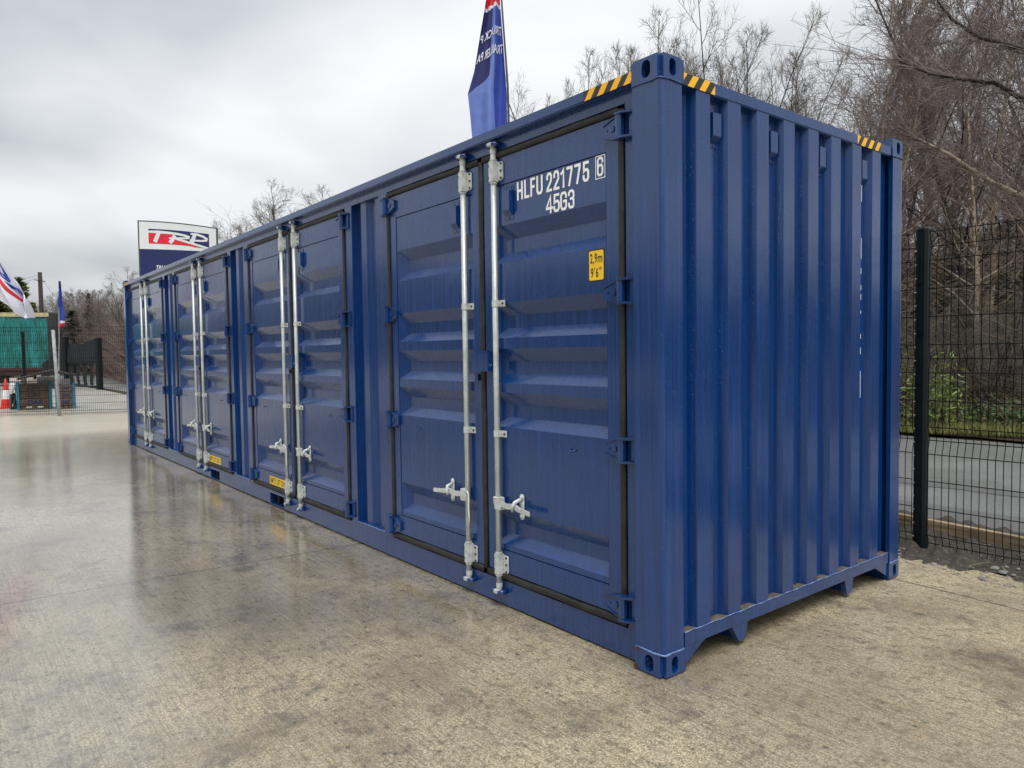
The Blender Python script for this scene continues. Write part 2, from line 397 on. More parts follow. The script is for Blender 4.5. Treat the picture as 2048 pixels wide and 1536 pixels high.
# ================================================================== THE SETTING
def sheet(name, pts, z, mat, sub=0):
    mb = MB(); mb.add([(x, y, z) for x, y in pts], [tuple(range(len(pts)))])
    o = mb.build(name, mat); tag(o, kind='structure'); return o
sheet('terrain', [(-1500,-1500),(1500,-1500),(1500,1500),(-1500,1500)], -.024, 'earth_and_litter')
sheet('road', [(-160, 3.9), (60, 4.2), (60, 11.3), (-60, 10.2), (-160, 17)], -.012, 'asphalt')
sheet('concrete_yard', [(-70,-60),(60,-60),(60,2.98),(.9,2.86),(-.3,3.12),(-12,3.2),(-70,3.7)], 0.0, 'wet_concrete')
def mk_apron():
    m = Mat('sky_pale_concrete', .7, .4); v = m.coord(); m.b.inputs['Coat Weight'].default_value = .5; m.b.inputs['Coat Roughness'].default_value = .3
    m.color(m.ramp(m.noise(v, 1.2, 6, .6), [(.3, (.22, .21, .18)), (.7, (.42, .40, .36))])); m.bump(m.noise(v, 30, 3), .006, .4); M['sky_pale_concrete'] = m.m
mk_apron()
sheet('entrance_apron', [(-46, -30), (-24.6, -30), (-23.2, 0), (-21, 3.38), (-46, 3.62)], .004, 'sky_pale_concrete')  # added sheet, its pale colour standing in for sky reflected by wet concrete
def horizon_block():
    mb = MB(); n = 120; r3 = np.random.default_rng(12); ph = r3.uniform(0, 6, 5)
    az0, az1 = radians(-205), radians(95)      # unseen ring added behind and beside the camera to block low sky
    vs_ = []
    for i in range(n+1):
        t = i/n; a = az0+(az1-az0)*t; h = (20+5*sin(a*5+ph[0])+3*sin(a*13+ph[1])+2*sin(a*31+ph[2]))*min(1, 6*t, 6*(1-t))
        for rr, f in ((150, 0), (165, .75), (190, 1), (320, 1.1), (420, 0)): vs_.append((rr*cos(a), rr*sin(a), -.03+h*f))
    mb.add(vs_, [(i*5+j, (i+1)*5+j, (i+1)*5+j+1, i*5+j+1) for i in range(n) for j in range(4)])
    tag(mb.build('horizon_block', 'horizon_block_dark', smooth=True), kind='structure')
simple('horizon_block_dark', (.035, .036, .022), .95, spec=.1, var=.5, scale=.2)
horizon_block()
def road_repairs():
    m = Mat('fresh_asphalt', .6, .5); v = m.coord(); m.color(m.ramp(m.noise(v, 60, 3, .7), [(.3, (.045, .045, .047)), (.7, (.16, .16, .165))])); m.bump(m.noise(v, 70, 3, .7), .008, .7); m.b.inputs['Coat Weight'].default_value = .3; m.b.inputs['Coat Roughness'].default_value = .3; M['fresh_asphalt'] = m.m
    r4 = np.random.default_rng(9)
    def band(name, f0, f1, mat, z):
        xs_ = np.linspace(-30, 14, 160); mb = MB()
        mb.add([(x, f0(x)+r4.normal(0, .03), z) for x in xs_]+[(x, f1(x)+r4.normal(0, .03), z) for x in xs_], [(i, i+1, 161+i, 160+i) for i in range(159)]); tag(mb.build(name, mat), kind='structure')
    band('road_patch', lambda x: 4.25, lambda x: 5.0, 'fresh_asphalt', -.008)
    band('tar_seam', lambda x: 6.05+.02*x, lambda x: 6.30+.02*x, 'fresh_asphalt', -.007)
road_repairs()
rng = np.random.default_rng(5)
def soil_strip():
    mb = MB(); nx, ny = 700, 26
    xs = np.linspace(-8, 8, nx); n = rng.normal(0, 1, (nx, ny))
    for k in range(3): n = (n + np.roll(n, 1, 0) + np.roll(n, -1, 0) + np.roll(n, 1, 1) + np.roll(n, -1, 1))/2.6
    edge = np.convolve(rng.normal(0, .10, nx), np.ones(9)/5, 'same') + rng.normal(0, .012, nx)
    vs_ = []
    for i, x in enumerate(xs):
        base = 2.92 + (.10 if x < -.2 else -.06*min(1, (x+.2)/.8)) + edge[i]
        for j in range(ny):
            t = j/(ny-1); y = base + (4.35-base)*t
            h = min(1, t*7)*(.018+.010*n[i, j]) - (.03 if t > .97 else 0)
            vs_.append((x, y, (.001 if j == 0 else .004) + max(-.002, h)))
    mb.add(vs_, [(i*ny+j, (i+1)*ny+j, (i+1)*ny+j+1, i*ny+j+1) for i in range(nx-1) for j in range(ny-1)])
    tag(mb.build('soil_strip', 'soil', smooth=True), kind='structure')
soil_strip()
def verge():
    mb = MB(); nx, ny = 260, 16
    xs = np.linspace(-170, 30, nx)
    vs_ = []
    for i, x in enumerate(xs):
        b = 10.9 if x > -60 else 10.2+(-60-x)*.07
        for j in range(ny):
            t = j/(ny-1); vs_.append((x, b + t*28 + rng.normal(0, .1), .02 + .9*min(1, t*3.2)**1.5 + rng.normal(0, .05)*(j > 0)))
    mb.add(vs_, [(i*ny+j, (i+1)*ny+j, (i+1)*ny+j+1, i*ny+j+1) for i in range(nx-1) for j in range(ny-1)])
    tag(mb.build('woodland_bank', 'earth_and_litter', smooth=True), kind='structure')
verge()

# ================================================================== THE CONTAINER
LEN, WID, HGT = 12.192, 2.438, 2.896
YD = .055                      # plane of the door faces, set back from the corner castings
box = empty('shipping_container', (0, 0, 0))
tag(box, 'long dark blue steel side opening shipping container with four pairs of doors', 'container')

def casting_mesh():
    """corner casting with oval apertures on the -y, +x and +z faces; its outer corner is the origin (x<0, y>0, z<0)"""
    bm = bmesh.new(); bmesh.ops.create_cube(bm, size=1)
    bmesh.ops.scale(bm, vec=(.178, .162, .118), verts=bm.verts); bmesh.ops.translate(bm, vec=(-.089, .081, -.059), verts=bm.verts)
    ve = [e_ for e_ in bm.edges if all(abs(v.co.x) < 1e-6 and abs(v.co.y) < 1e-6 for v in e_.verts)]
    te = [e_ for e_ in bm.edges if all(abs(v.co.z) < 1e-6 for v in e_.verts)]
    bmesh.ops.bevel(bm, geom=ve, offset=.022, segments=4, affect='EDGES', clamp_overlap=True)
    te = [e_ for e_ in bm.edges if all(abs(v.co.z) < 1e-6 for v in e_.verts) and e_.is_manifold]
    bmesh.ops.bevel(bm, geom=te, offset=.010, segments=2, affect='EDGES', clamp_overlap=True)
    me = bpy.data.meshes.new('corner_casting'); bm.to_mesh(me); bm.free()
    o = bpy.data.objects.new('tmp', me); COL.objects.link(o)
    cuts = []
    def oval(hw, hh, n=10):
        r_ = hw; pts = []
        for k in range(n+1): a = pi*k/n; pts.append((r_*cos(a), hh-r_+r_*sin(a)))
        for k in range(n+1): a = pi+pi*k/n; pts.append((r_*cos(a), -(hh-r_)+r_*sin(a)))
        return pts
    c1 = MB().prism([(-.089+a, -.059+b) for a, b in oval(.026, .040)], 1, -.02, .10)
    c2 = MB().prism([(.081+a, -.059+b) for a, b in oval(.023, .040)], 0, -.10, .02)
    for c in (c1, c2):
        co = c.build('cut', 'interior_shade'); cuts.append(co)
        md = o.modifiers.new('b', 'BOOLEAN'); md.operation = 'DIFFERENCE'; md.solver = 'EXACT'; md.object = co
    bpy.context.view_layer.update()
    dg = bpy.context.evaluated_depsgraph_get(); me2 = bpy.data.meshes.new_from_object(o.evaluated_get(dg))
    for x in cuts+[o]: bpy.data.objects.remove(x, do_unlink=True)
    me2.materials.clear(); me2.materials.append(M['blue_paint']); me2.name = 'corner_casting'
    return me2
CAST = casting_mesh()
def mirrored(me, sx, sy, sz, name):
    m2 = me.copy(); m2.name = name
    m2.transform(Matrix.Diagonal((sx, sy, sz, 1)))
    if sx*sy*sz < 0: m2.flip_normals()
    return m2
for i, cx in enumerate((0, -LEN)):
    for cy in (0, WID):
        for cz in (HGT, 0):
            o = obj('corner_casting', mirrored(CAST, 1 if cx == 0 else -1, 1 if cy == 0 else -1, 1 if cz else -1, 'corner_casting'), box)
            o.location = (cx, cy, cz)
        # corner post: rounded outer edge, 3 mm inside the castings
        sx = 1 if cx == 0 else -1; sy = 1 if cy == 0 else -1
        prof = [(-.176, .003)]+[(-.022-.003+.022*sin(a), .003+.022-.022*cos(a)) for a in np.linspace(0, pi/2, 6)]+[(-.003, .150), (-.030, .150), (-.030, .110), (-.176, .110)]
        mb = MB().prism([(cx+sx*a, cy+sy*b) for a, b in prof], 2, .1175, HGT-.1175)
        mb.build('corner_post', 'blue_paint', box)
        for cz in (.118, HGT-.118):      # weld bead round the joint, lumpy
            q = []
            path = [(-.174, .001), (-.12, 0), (-.06, 0), (-.02, .0005), (-.006, .006), (-.0005, .02), (0, .06), (0, .11), (-.001, .150)]
            for k, (a, b) in enumerate(path): q.append((cx+sx*a, cy+sy*b, cz+.002*sin(k*2.3)))
            MB().tube(q, [.0045+.0012*sin(k*4.1) for k in range(len(q))], 6).build('weld_bead', 'weld_paint' if cz < 1 else 'blue_paint', box, smooth=True)
# rust spots on the near bottom casting
mb = MB(); 
for (a, b, r_) in ((-.168, .102, .010), (-.174, .018, .012)):
    mb.add([(a+r_*cos(t)*(1+.3*sin(3*t)), -.0012, b+r_*1.4*sin(t)) for t in np.linspace(0, 2*pi, 12, endpoint=False)], [tuple(range(12))])
tag(mb.build('rust_spot', 'rust', box), kind='stuff')

# --- top and bottom rails of the long side, with soffit, header, sill and fork pockets
MB().box(-LEN+.178, -.178, .006, .075, 2.802, 2.858).build('top_side_rail', 'blue_paint', box, bevel=.006)
MB().box(-LEN+.178, -.178, WID-.075, WID-.006, 2.802, 2.858).build('top_side_rail', 'blue_paint', box, bevel=.006)
MB().box(-LEN+.176, -.176, YD, .11, 2.742, 2.8015).build('door_header', 'blue_paint', box)
DC = [-1.46-3.09*k for k in range(4)]         # door-pair centres
pockets = [(-5.262, -4.880), (-7.362, -7.000)]
xs = [-.177]
mb = MB()
cur = -.177
for a, b in sorted(pockets, reverse=True):
    mb.box(b, cur, YD, .11, .012, .1585); mb.box(a, b, YD, .11, .132, .1585); mb.box(a, b, YD, .11, .012, .019); cur = a
mb.box(-LEN+.177, cur, YD, .11, .012, .1585)
mb.build('bottom_side_rail', 'blue_paint', box)
for a, b in pockets:
    m2 = MB(); m2.add([(a, .1101, .016), (b, .1101, .016), (b, .1101, .135), (a, .1101, .135), (a, 1.2, .016), (b, 1.2, .016), (b, 1.2, .135), (a, 1.2, .135)],
                      [(0, 4, 7, 3), (1, 2, 6, 5), (3, 7, 6, 2), (0, 1, 5, 4), (4, 5, 6, 7)])
    m2.build('fork_pocket', 'interior_shade', box)
    MB().tube([(a, YD-.001, .134), (b, YD-.001, .134)], .0035, 6).build('weld_bead', 'weld_paint', box)
MB().box(-LEN+.177, -.177, WID-.11, WID-YD, .012, .16).build('bottom_side_rail', 'blue_paint', box)
# --- jamb flats and the narrow corrugated infills between door pairs
def jamb(xa, xb): return MB().box(xa, xb, YD, .12, .1595, 2.7415).build('door_jamb', 'blue_paint', box)
jamb(-.27, -.1775); jamb(-LEN+.1775, DC[3]-1.19)
for k in range(3):
    l = DC[k]-1.19; r_ = DC[k+1]+1.19
    jamb(l-.13, l); jamb(r_, r_+.12)
    a = r_+.12; b = l-.13; w = b-a
    prof = [(a, .118), (a+.16*w, .118), (a+.26*w, .080), (a+.45*w, .080), (a+.55*w, .118), (a+.68*w, .118), (a+.78*w, .080), (a+.93*w, .080), (b, .066)]
    m2 = MB(); n = len(prof)
    m2.add([(x, y, .17) for x, y in prof]+[(x, y, 2.80) for x, y in prof], [(i, i+1, n+i+1, n+i) for i in range(n-1)])
    m2.build('infill_panel', 'blue_paint', box)
    m3 = MB().box(a-.004, b+.004, YD-.002, .118, .1586, .178); m3.build('infill_sill', 'blue_paint', box)
    q = [(x, YD-.003, .179+.0012*sin(x*40)) for x in np.linspace(a-.004, b+.004, 16)]
    MB().tube(q, .0035, 6).build('weld_bead', 'weld_paint', box, smooth=True)

# --- one door leaf: local x counts from the pair's centre, s=+1 leaf to the right, s=-1 to the left
PK = [(2.296, 2.075), (1.842, 1.632), (1.568, 1.363), (1.305, 1.098), (.598, .385)]
HZ = (2.632, 1.836, 1.056, .266)
ZT, ZB = 2.695, .212
def flip(mb, s):
    if s < 0: mb.v = [(-x, y, z) for x, y, z in mb.v]
    return mb
def hinge_parts(s):
    mb = MB()
    zc = 0
    # blade on the leaf: tapered plate with raised rims; knuckle; two lugs on the jamb
    mb.prism([(1.055, -.030), (1.13, -.055), (1.165, -.055), (1.165, .055), (1.13, .055), (1.055, .030)], 1, YD-.017, YD-.0005)
    mb.prism([(1.055, .030), (1.13, .055), (1.165, .055), (1.165, .046), (1.13, .046), (1.06, .022)], 1, YD-.024, YD-.0175)
    mb.prism([(1.055, -.030), (1.13, -.055), (1.165, -.055), (1.165, -.046), (1.13, -.046), (1.06, -.022)], 1, YD-.024, YD-.0175)
    mb.tube([(1.122, YD-.0175, 0), (1.122, YD-.023, 0)], .018, 10); mb.tube([(1.085, YD-.0175, 0), (1.085, YD-.021, 0)], .007, 8)
    mb.tube([(1.178, YD-.026, -.052), (1.178, YD-.026, .052)], .0205, 12)
    for zz_ in (.058, -.058): mb.prism([(1.16, YD-.048), (1.20, YD-.05), (1.268, YD-.012), (1.268, YD-.0005), (1.16, YD-.0005)], 2, zz_-.006, zz_+.006)
    mb.box(1.225, 1.268, YD-.010, YD-.0006, -.05, .05)
    return flip(mb, s)
def leaf(c, s, k):
    L = empty('door_leaf', (c, 0, 0)); L.parent = box
    # frame: two stiles, top and bottom rails, butted
    mb = MB()
    mb.box(.027, .098, YD, YD+.045, ZB, ZT); mb.box(1.062, 1.149, YD, YD+.045, ZB, ZT)
    mb.box(.0985, 1.0615, YD, YD+.045, 2.538, ZT); mb.box(.0985, 1.0615, YD, YD+.045, ZB, .347)
    flip(mb, s).build('leaf_frame', 'blue_paint', L)
    # pressed panel with five horizontal pockets
    x0, x1, yp, dp = .103, 1.057, YD+.004, .048
    mb = MB(); zt = 2.533
    eb, ea = (.085, .042) if s > 0 else (.042, .085)
    for a, b in PK:
        mb.add([(x0, yp, zt), (x1, yp, zt), (x1, yp, a), (x0, yp, a)], [(0, 1, 2, 3)])
        sl_ = .076*(a-b)/.21; sb_ = .058*(a-b)/.21
        o_ = [(x0, yp, a), (x1, yp, a), (x1, yp, b), (x0, yp, b)]
        i_ = [(x0+eb, yp+dp, a-sl_), (x1-ea, yp+dp, a-sl_), (x1-ea, yp+dp, b+sb_), (x0+eb, yp+dp, b+sb_)]
        mb.add(o_+i_, [(0, 1, 5, 4), (1, 2, 6, 5), (2, 3, 7, 6), (3, 0, 4, 7), (4, 5, 6, 7)]); zt = b
    mb.add([(x0, yp, zt), (x1, yp, zt), (x1, yp, .352), (x0, yp, .352)], [(0, 1, 2, 3)])
    rim = [(x0, .352), (x1, .352), (x1, 2.533), (x0, 2.533)]
    mb.add([(a, yp, b) for a, b in rim]+[(a, yp+.05, b) for a, b in rim], [(i, (i+1) % 4, 4+(i+1) % 4, 4+i) for i in range(4)])
    flip(mb, s).build('pressed_panel', 'blue_paint', L)
    # rubber gasket round the leaf: a bulb strip with a slight sag
    def strip(pts, w, name='door_gasket'):
        m2 = MB(); m2.tube(pts, w, 8); m2.v = [(x, YD-.003+(y-YD)*.55, z) for x, y, z in m2.v]; return flip(m2, s).build(name, 'black_rubber', L, smooth=True)
    n = 14
    strip([(1.168, YD-.002+.001*sin(i*2.1), .185+(2.72-.185)*i/n) for i in range(n+1)], .0195)
    strip([(.024+(1.150-.024)*i/n, YD-.002+.0015*sin(i*1.7+k), 2.716+.0012*sin(i*1.3+k)) for i in range(n+1)], .019)
    strip([(.024+(1.185-.024)*i/n, YD-.002+.0015*sin(i*1.9+k), .187+.0022*sin(i*1.1+k*2)) for i in range(n+1)], .021)
    if s > 0: strip([(.0+.0015*sin(i*1.5), YD+.002, .20+(2.71-.20)*i/n) for i in range(n+1)], .022)
    # hinges
    for j, hz in enumerate(HZ):
        h = hinge_parts(s).build('hinge', 'blue_paint', L, bevel=.002); h.location.z = hz
    # locking rod with its cams, bearing brackets and clamps
    xr, yr = .160, .030
    m2 = MB(); m2.tube([(xr, yr, .115), (xr, yr, 2.775)], .0172, 14)
    flip(m2, s).build('locking_rod', 'galvanised_steel', L, smooth=True)
    for z0, z1 in ((2.555, 2.680), (.200, .325)):
        m2 = MB(); m2.box(xr-.0215, xr+.0215, yr-.0215, YD-.0005, z0, z1); m2.prism([(xr+.022, z0+.008), (xr+.062, z0+.008), (xr+.069, z0+.018), (xr+.069, z1-.018), (xr+.062, z1-.008), (xr+.022, z1-.008)], 1, YD-.010, YD-.0006)
        m2.tube([(xr, yr, z0-.012), (xr, yr, z0)], .022, 12); m2.tube([(xr, yr, z1), (xr, yr, z1+.012)], .022, 12)
        if s < 0:   # the flange of both brackets points to the right in the photograph
            m2.v = [(2*xr-x, y, z) for x, y, z in m2.v]
        flip(m2, s).build('rod_bearing', 'zinc_casting', L, bevel=.003)
        m2 = MB()
        for zz_ in (z0+.02, (z0+z1)/2, z1-.02):
            m2.tube([(s*xr+.055, YD-.010, zz_), (s*xr+.055, YD-.016, zz_)], .007, 6)
        for zz_ in (z0+.028, z1-.028): m2.tube([(s*xr-.020, yr-.0210, zz_), (s*xr-.020, yr-.0245, zz_)], .006, 6)
        tag(m2.build('bracket_bolt', 'black_vinyl', L), kind='stuff')
    for zc in (1.838, 1.056):
        m2 = MB(); m2.tube([(s*xr, yr, zc-.020), (s*xr, yr, zc+.020)], .0215, 12); m2.box(s*xr+.008, s*xr+.068, YD-.008, YD-.0006, zc-.020, zc+.020); m2.box(s*xr+.012, s*xr+.020, yr, YD-.008, zc-.0195, zc+.0195)
        m2.build('rod_clamp', 'zinc_casting', L, bevel=.002)
        m2 = MB(); m2.tube([(s*xr+.052, YD-.008, zc), (s*xr+.052, YD-.014, zc)], .007, 6); tag(m2.build('bracket_bolt', 'black_vinyl', L), kind='stuff')
    for zc, d in ((2.752, 1), (.118, -1)):
        m2 = MB(); m2.tube([(s*xr, yr, zc-.028*d), (s*xr, yr, zc)], .020, 10); m2.tube([(s*xr, yr, zc), (s*xr, yr, zc+.020*d)], [.020, .014], 10)
        m2.prism([(s*xr-.030, yr-.030), (s*xr+.012, yr-.034), (s*xr+.024, yr-.010), (s*xr+.004, yr+.012), (s*xr-.026, yr+.004)], 2, min(zc+.012*d, zc+.032*d), max(zc+.012*d, zc+.032*d))
        m2.build('rod_cam', 'zinc_casting', L, bevel=.002)
        m2 = MB()
        for dx in (-.038, .036):
            m2.tube([(s*xr+dx, YD, zc+.022*d), (s*xr+dx, YD-.034, zc+.022*d), (s*xr+dx*.55, YD-.056, zc+.022*d)], [.016, .015, .010], 8)
        m2.build('cam_keeper', 'blue_paint', L, smooth=True)
    # handle: hub clamp on the rod, lever, retainer plate with catch
    zh = .640
    m2 = MB(); m2.box(xr-.006, xr+.050, yr-.026, yr+.012, zh-.040, zh+.036)
    pts = [(xr+.04, yr-.012, zh-.002), (xr+.11, yr-.020, zh-.006), (xr+.19, yr-.024, zh+.004), (xr+.24, yr-.030, zh-.006), (xr+.345, yr-.040, zh-.012)]
    for i in range(len(pts)-1):
        a, b = pts[i], pts[i+1]; hh = .017 if i < 3 else .0135
        m2.add([(a[0], a[1]-.005, a[2]-hh), (a[0], a[1]+.005, a[2]-hh), (a[0], a[1]+.005, a[2]+hh), (a[0], a[1]-.005, a[2]+hh),
                (b[0], b[1]-.005, b[2]-hh), (b[0], b[1]+.005, b[2]-hh), (b[0], b[1]+.005, b[2]+hh), (b[0], b[1]-.005, b[2]+hh)],
               [(0, 1, 2, 3), (7, 6, 5, 4), (0, 4, 5, 1), (1, 5, 6, 2), (2, 6, 7, 3), (3, 7, 4, 0)])
    flip(m2, s).build('rod_handle', 'zinc_casting', L, bevel=.002)
    m2 = MB()
    for k2 in (1, -1):
        ring = [(xr+.205+.020*cos(t), zh+k2*.052+.024*sin(t)) for t in np.linspace(0, 2*pi, 14, endpoint=False)]
        m2.prism(ring, 1, YD-.008, YD-.0007)
        m2.tube([(xr+.205, YD-.008, zh+k2*.056), (xr+.205, YD-.015, zh+k2*.056)], .010, 8)
    m2.box(xr+.187, xr+.223, YD-.0079, YD-.0008, zh-.05, zh+.05)
    m2.tube([(xr+.200, YD-.008, zh+.045), (xr+.196, yr-.028, zh+.030), (xr+.186, yr-.040, zh+.002), (xr+.180, yr-.034, zh-.024)], [.011, .012, .010, .008], 8)
    flip(m2, s).build('handle_catch', 'zinc_casting', L, smooth=True)
    if s < 0:      # seal cord hanging from the left handle
        m2 = MB(); m2.tube([(-xr+.018, yr-.022, zh+.03), (-xr+.030, yr-.016, zh+.005), (-xr+.026, yr-.014, zh-.08), (-xr+.030, yr-.013, zh-.15), (-xr+.022, yr-.013, zh-.20)], .0045, 6); m2.build('seal_cord', 'rope_white', L, smooth=True)
    else:
        m2 = MB(); m2.tube([(xr-.022, yr-.006, zh-.03), (xr-.024, yr-.014, zh), (xr-.002, yr-.030, zh+.036), (xr+.03, yr-.022, zh+.030)], .0040, 6); m2.build('seal_cord', 'rope_white', L, smooth=True)
        m2 = MB(); m2.tube([(xr+.16, yr-.03, zh-.02), (xr+.163, yr-.02, zh-.08), (xr+.172, yr-.02, zh-.125)], .0012, 4); m2.build('seal_wire', 'black_vinyl', L)
    # ventilator cover beside the rod
    m2 = vent_mesh(); v_ = m2.build('ventilator', 'blue_paint', L, bevel=.003); v_.location = (s*.275, yp, 2.42)
    # little lashing eye low on the panel
    m2 = MB(); m2.tube([(s*.80-.02, yp, 1.02), (s*.80-.012, yp-.016, 1.012), (s*.80+.012, yp-.016, 1.012), (s*.80+.02, yp, 1.02)], .004, 6); m2.build('lashing_eye', 'blue_paint', L, smooth=True)
    return L
def vent_mesh():
    """flat plate with screw ears and a raised hood whose foot slopes back; faces -y, centred"""
    m2 = MB(); m2.box(-.040, .040, -.003, -.0004, -.098, .098)
    m2.prism([(-.0031, .070), (-.030, .066), (-.030, -.046), (-.0031, -.078)], 0, -.034, .034)
    for dx, dz in ((-.022, .085), (.022, .085), (0, -.088)): m2.tube([(dx, -.003, dz), (dx, -.007, dz)], .006, 6)
    return m2
LEAVES = {}
for k, c in enumerate(DC):
    for s in (1, -1): LEAVES[k, s] = leaf(c, s, k)
    # padlock box over the meeting of the two leaves
    lb = empty('lock_box', (c, 0, 0)); lb.parent = box
    m2 = MB(); t = .004
    m2.box(-.064, .108, .004, .008, 1.432, 1.545); m2.box(-.064, -.060, .008, YD-.026, 1.432, 1.545); m2.box(.104, .108, .008, YD-.0007, 1.432, 1.552); m2.box(-.060, .104, .008, YD-.026, 1.541, 1.545)
    m2.build('cover', 'blue_paint', lb)
    m2 = MB(); m2.box(-.080, .055, YD-.018, YD-.0009, 1.440, 1.556); m2.build('back_plate', 'blue_paint', lb, bevel=.002)
    m2 = MB(); m2.box(-.072, -.036, YD-.020, YD-.0008, 1.372, 1.412); m2.build('stop_block', 'blue_paint', lb, bevel=.002)
    m2 = MB(); m2.tube([(.1085, .026+.010*cos(a), 1.478+.014*sin(a)) for a in np.linspace(pi, 2*pi, 8)], .0022, 5); m2.build('padlock_slot_rim', 'weld_paint', lb)

# --- lettering on the nearest leaf (flat vinyl, 1 mm proud)
L0 = LEAVES[0, 1]; yt = YD+.004-.0012
mb = MB(); c0 = DC[0]
for ch, a, b in (('H',-1.113,-1.06),('L',-1.047,-1.002),('F',-.992,-.95),('U',-.939,-.885),('2',-.856,-.808),('2',-.797,-.749),('1',-.740,-.698),('7',-.692,-.644),('7',-.631,-.583),('5',-.569,-.521)):
    stroke_glyph(mb, ch, a-c0, b-c0, 2.420, 2.524, .0148, yt)
for ch, a, b in (('4',-.859,-.804),('5',-.797,-.750),('G',-.741,-.692),('3',-.680,-.634)): stroke_glyph(mb, ch, a-.002-c0, b+.002-c0, 2.302, 2.400, .0138, yt)
stroke_glyph(mb, '6', -.465-c0, -.420-c0, 2.428, 2.524, .0122, yt)
xa, xb, za, zb, w = -.477-c0, -.408-c0, 2.416, 2.5325, .0045
mb.add([(xa,yt,za),(xb,yt,za),(xb,yt,zb),(xa,yt,zb),(xa+w,yt,za+w),(xb-w,yt,za+w),(xb-w,yt,zb-w),(xa+w,yt,zb-w)], [(0,1,5,4),(1,2,6,5),(2,3,7,6),(3,0,4,7)])
o = mb.build('lettering', 'white_vinyl', L0); o['label'] = 'white container number HLFU 221775 6 over 45G3'
def round_rect(x0, x1, z0, z1, r_, n=4):
    P = []
    for cx, cz, a0 in ((x1-r_, z1-r_, 0), (x0+r_, z1-r_, pi/2), (x0+r_, z0+r_, pi), (x1-r_, z0+r_, 3*pi/2)):
        for k in range(n+1): a = a0+pi/2*k/n; P.append((cx+r_*cos(a), cz+r_*sin(a)))
    return P
def plate(name, mat, parent, x0, x1, z0, z1, y, r_=.006, th=.0008):
    return MB().prism(round_rect(x0, x1, z0, z1, r_), 1, y-th, y).build(name, mat, parent)
def put_text(mb, txt, x0, x1, z0, z1, y, bold=.012, shear=0.0):
    v, f = text_mesh(txt, bold, shear); w = v[:, 0].max()
    mb.add([(x0+(x1-x0)*a/w, y, z0+(z1-z0)*b) for a, b in v], f)
HS = empty('height_sticker', (0, 0, 0)); HS.parent = L0; HS['label'] = 'yellow height sticker reading 2,9m and 9 ft 6'
plate('sticker_border', 'black_vinyl', HS, -.533-c0, -.418-c0, 1.902, 2.066, yt+.0008, .012)
plate('sticker_face', 'yellow_vinyl', HS, -.527-c0, -.424-c0, 1.909, 2.059, yt-.0002, .009)
mb = MB(); put_text(mb, '2', -.519-c0, -.501-c0, 1.996, 2.046, yt-.0016, .02); put_text(mb, ',', -.497-c0, -.491-c0, 1.984, 2.004, yt-.0016, .01)
put_text(mb, '9', -.487-c0, -.469-c0, 1.996, 2.046, yt-.0016, .02); put_text(mb, 'm', -.464-c0, -.432-c0, 1.996, 2.030, yt-.0016, .015)
put_text(mb, '9', -.515-c0, -.496-c0, 1.922, 1.972, yt-.0016, .02); put_text(mb, "'", -.490-c0, -.485-c0, 1.958, 1.974, yt-.0016, .02)
put_text(mb, '6', -.479-c0, -.460-c0, 1.922, 1.972, yt-.0016, .02); put_text(mb, "''", -.453-c0, -.439-c0, 1.958, 1.974, yt-.0016, .02)
mb.build('sticker_lettering', 'black_vinyl', HS)
for key, xa, xb in (((1, -1), -5.258, -4.770), ((2, 1), -7.400, -6.930)):
    c1 = DC[key[0]]; E_ = empty('lift_label', (0, 0, 0)); E_.parent = LEAVES[key]
    plate('label_face', 'yellow_vinyl', E_, xa-c1, xb-c1, .219, .303, YD-.0006, .002)
    mb = MB(); put_text(mb, 'EMPTY LIFT ONLY', xa+.018-c1, xb-.018-c1, .231, .291, YD-.0018, .01); mb.build('label_lettering', 'black_vinyl', E_)

# --- near end wall: vertical corrugations between the posts
def end_wall(x, sgn):
    pr = []; y = .150; xo, xi = -.010, -.055
    pr.append((y, xi)); yr_ = .265
    while yr_ < 2.20:
        pr += [(yr_-.018, xi), (yr_, xo), (yr_+.108, xo), (yr_+.126, xi)]; yr_ += .2515
    pr.append((WID-.150, xi))
    pr = [q for q in pr if q[0] <= WID-.149]
    n = len(pr); mb = MB()
    mb.add([(x+sgn*b, a, .188) for a, b in pr]+[(x+sgn*b, a, 2.802) for a, b in pr], [(i, i+1, n+i+1, n+i) for i in range(n-1)])
    return mb.build('end_wall', 'blue_paint', box), pr
ew, PR = end_wall(0, 1); end_wall(-LEN, -1)
for x0, x1 in ((-.075, -.006), (-LEN+.006, -LEN+.075)):
    MB().box(x0, x1, .1625, WID-.1625, .118, .1865).build('bottom_end_rail', 'blue_paint', box, bevel=.003)
    MB().box(x0, x1, .1625, WID-.1625, 2.775, 2.836).build('top_end_rail', 'blue_paint', box, bevel=.005)
MB().box(-.056, -.008, .162, WID-.162, .1868, .1885).build('rail_ledge', 'dirty_steel', box)
q = [(-.0065, y, .1885+.0013*sin(y*37)+.0008*sin(y*91)) for y in np.linspace(.165, WID-.165, 90)]
MB().tube(q, [.0030+.0010*sin(i*1.7) for i in range(90)], 5).build('weld_bead', 'weld_paint', box, smooth=True)
for yv in (.445, .948, 1.451, 1.954):        # ventilators in the valleys
    v_ = vent_mesh().build('ventilator', 'blue_paint', box, bevel=.003); v_.rotation_euler.z = pi/2; v_.location = (-.055, yv+.006, 2.640)
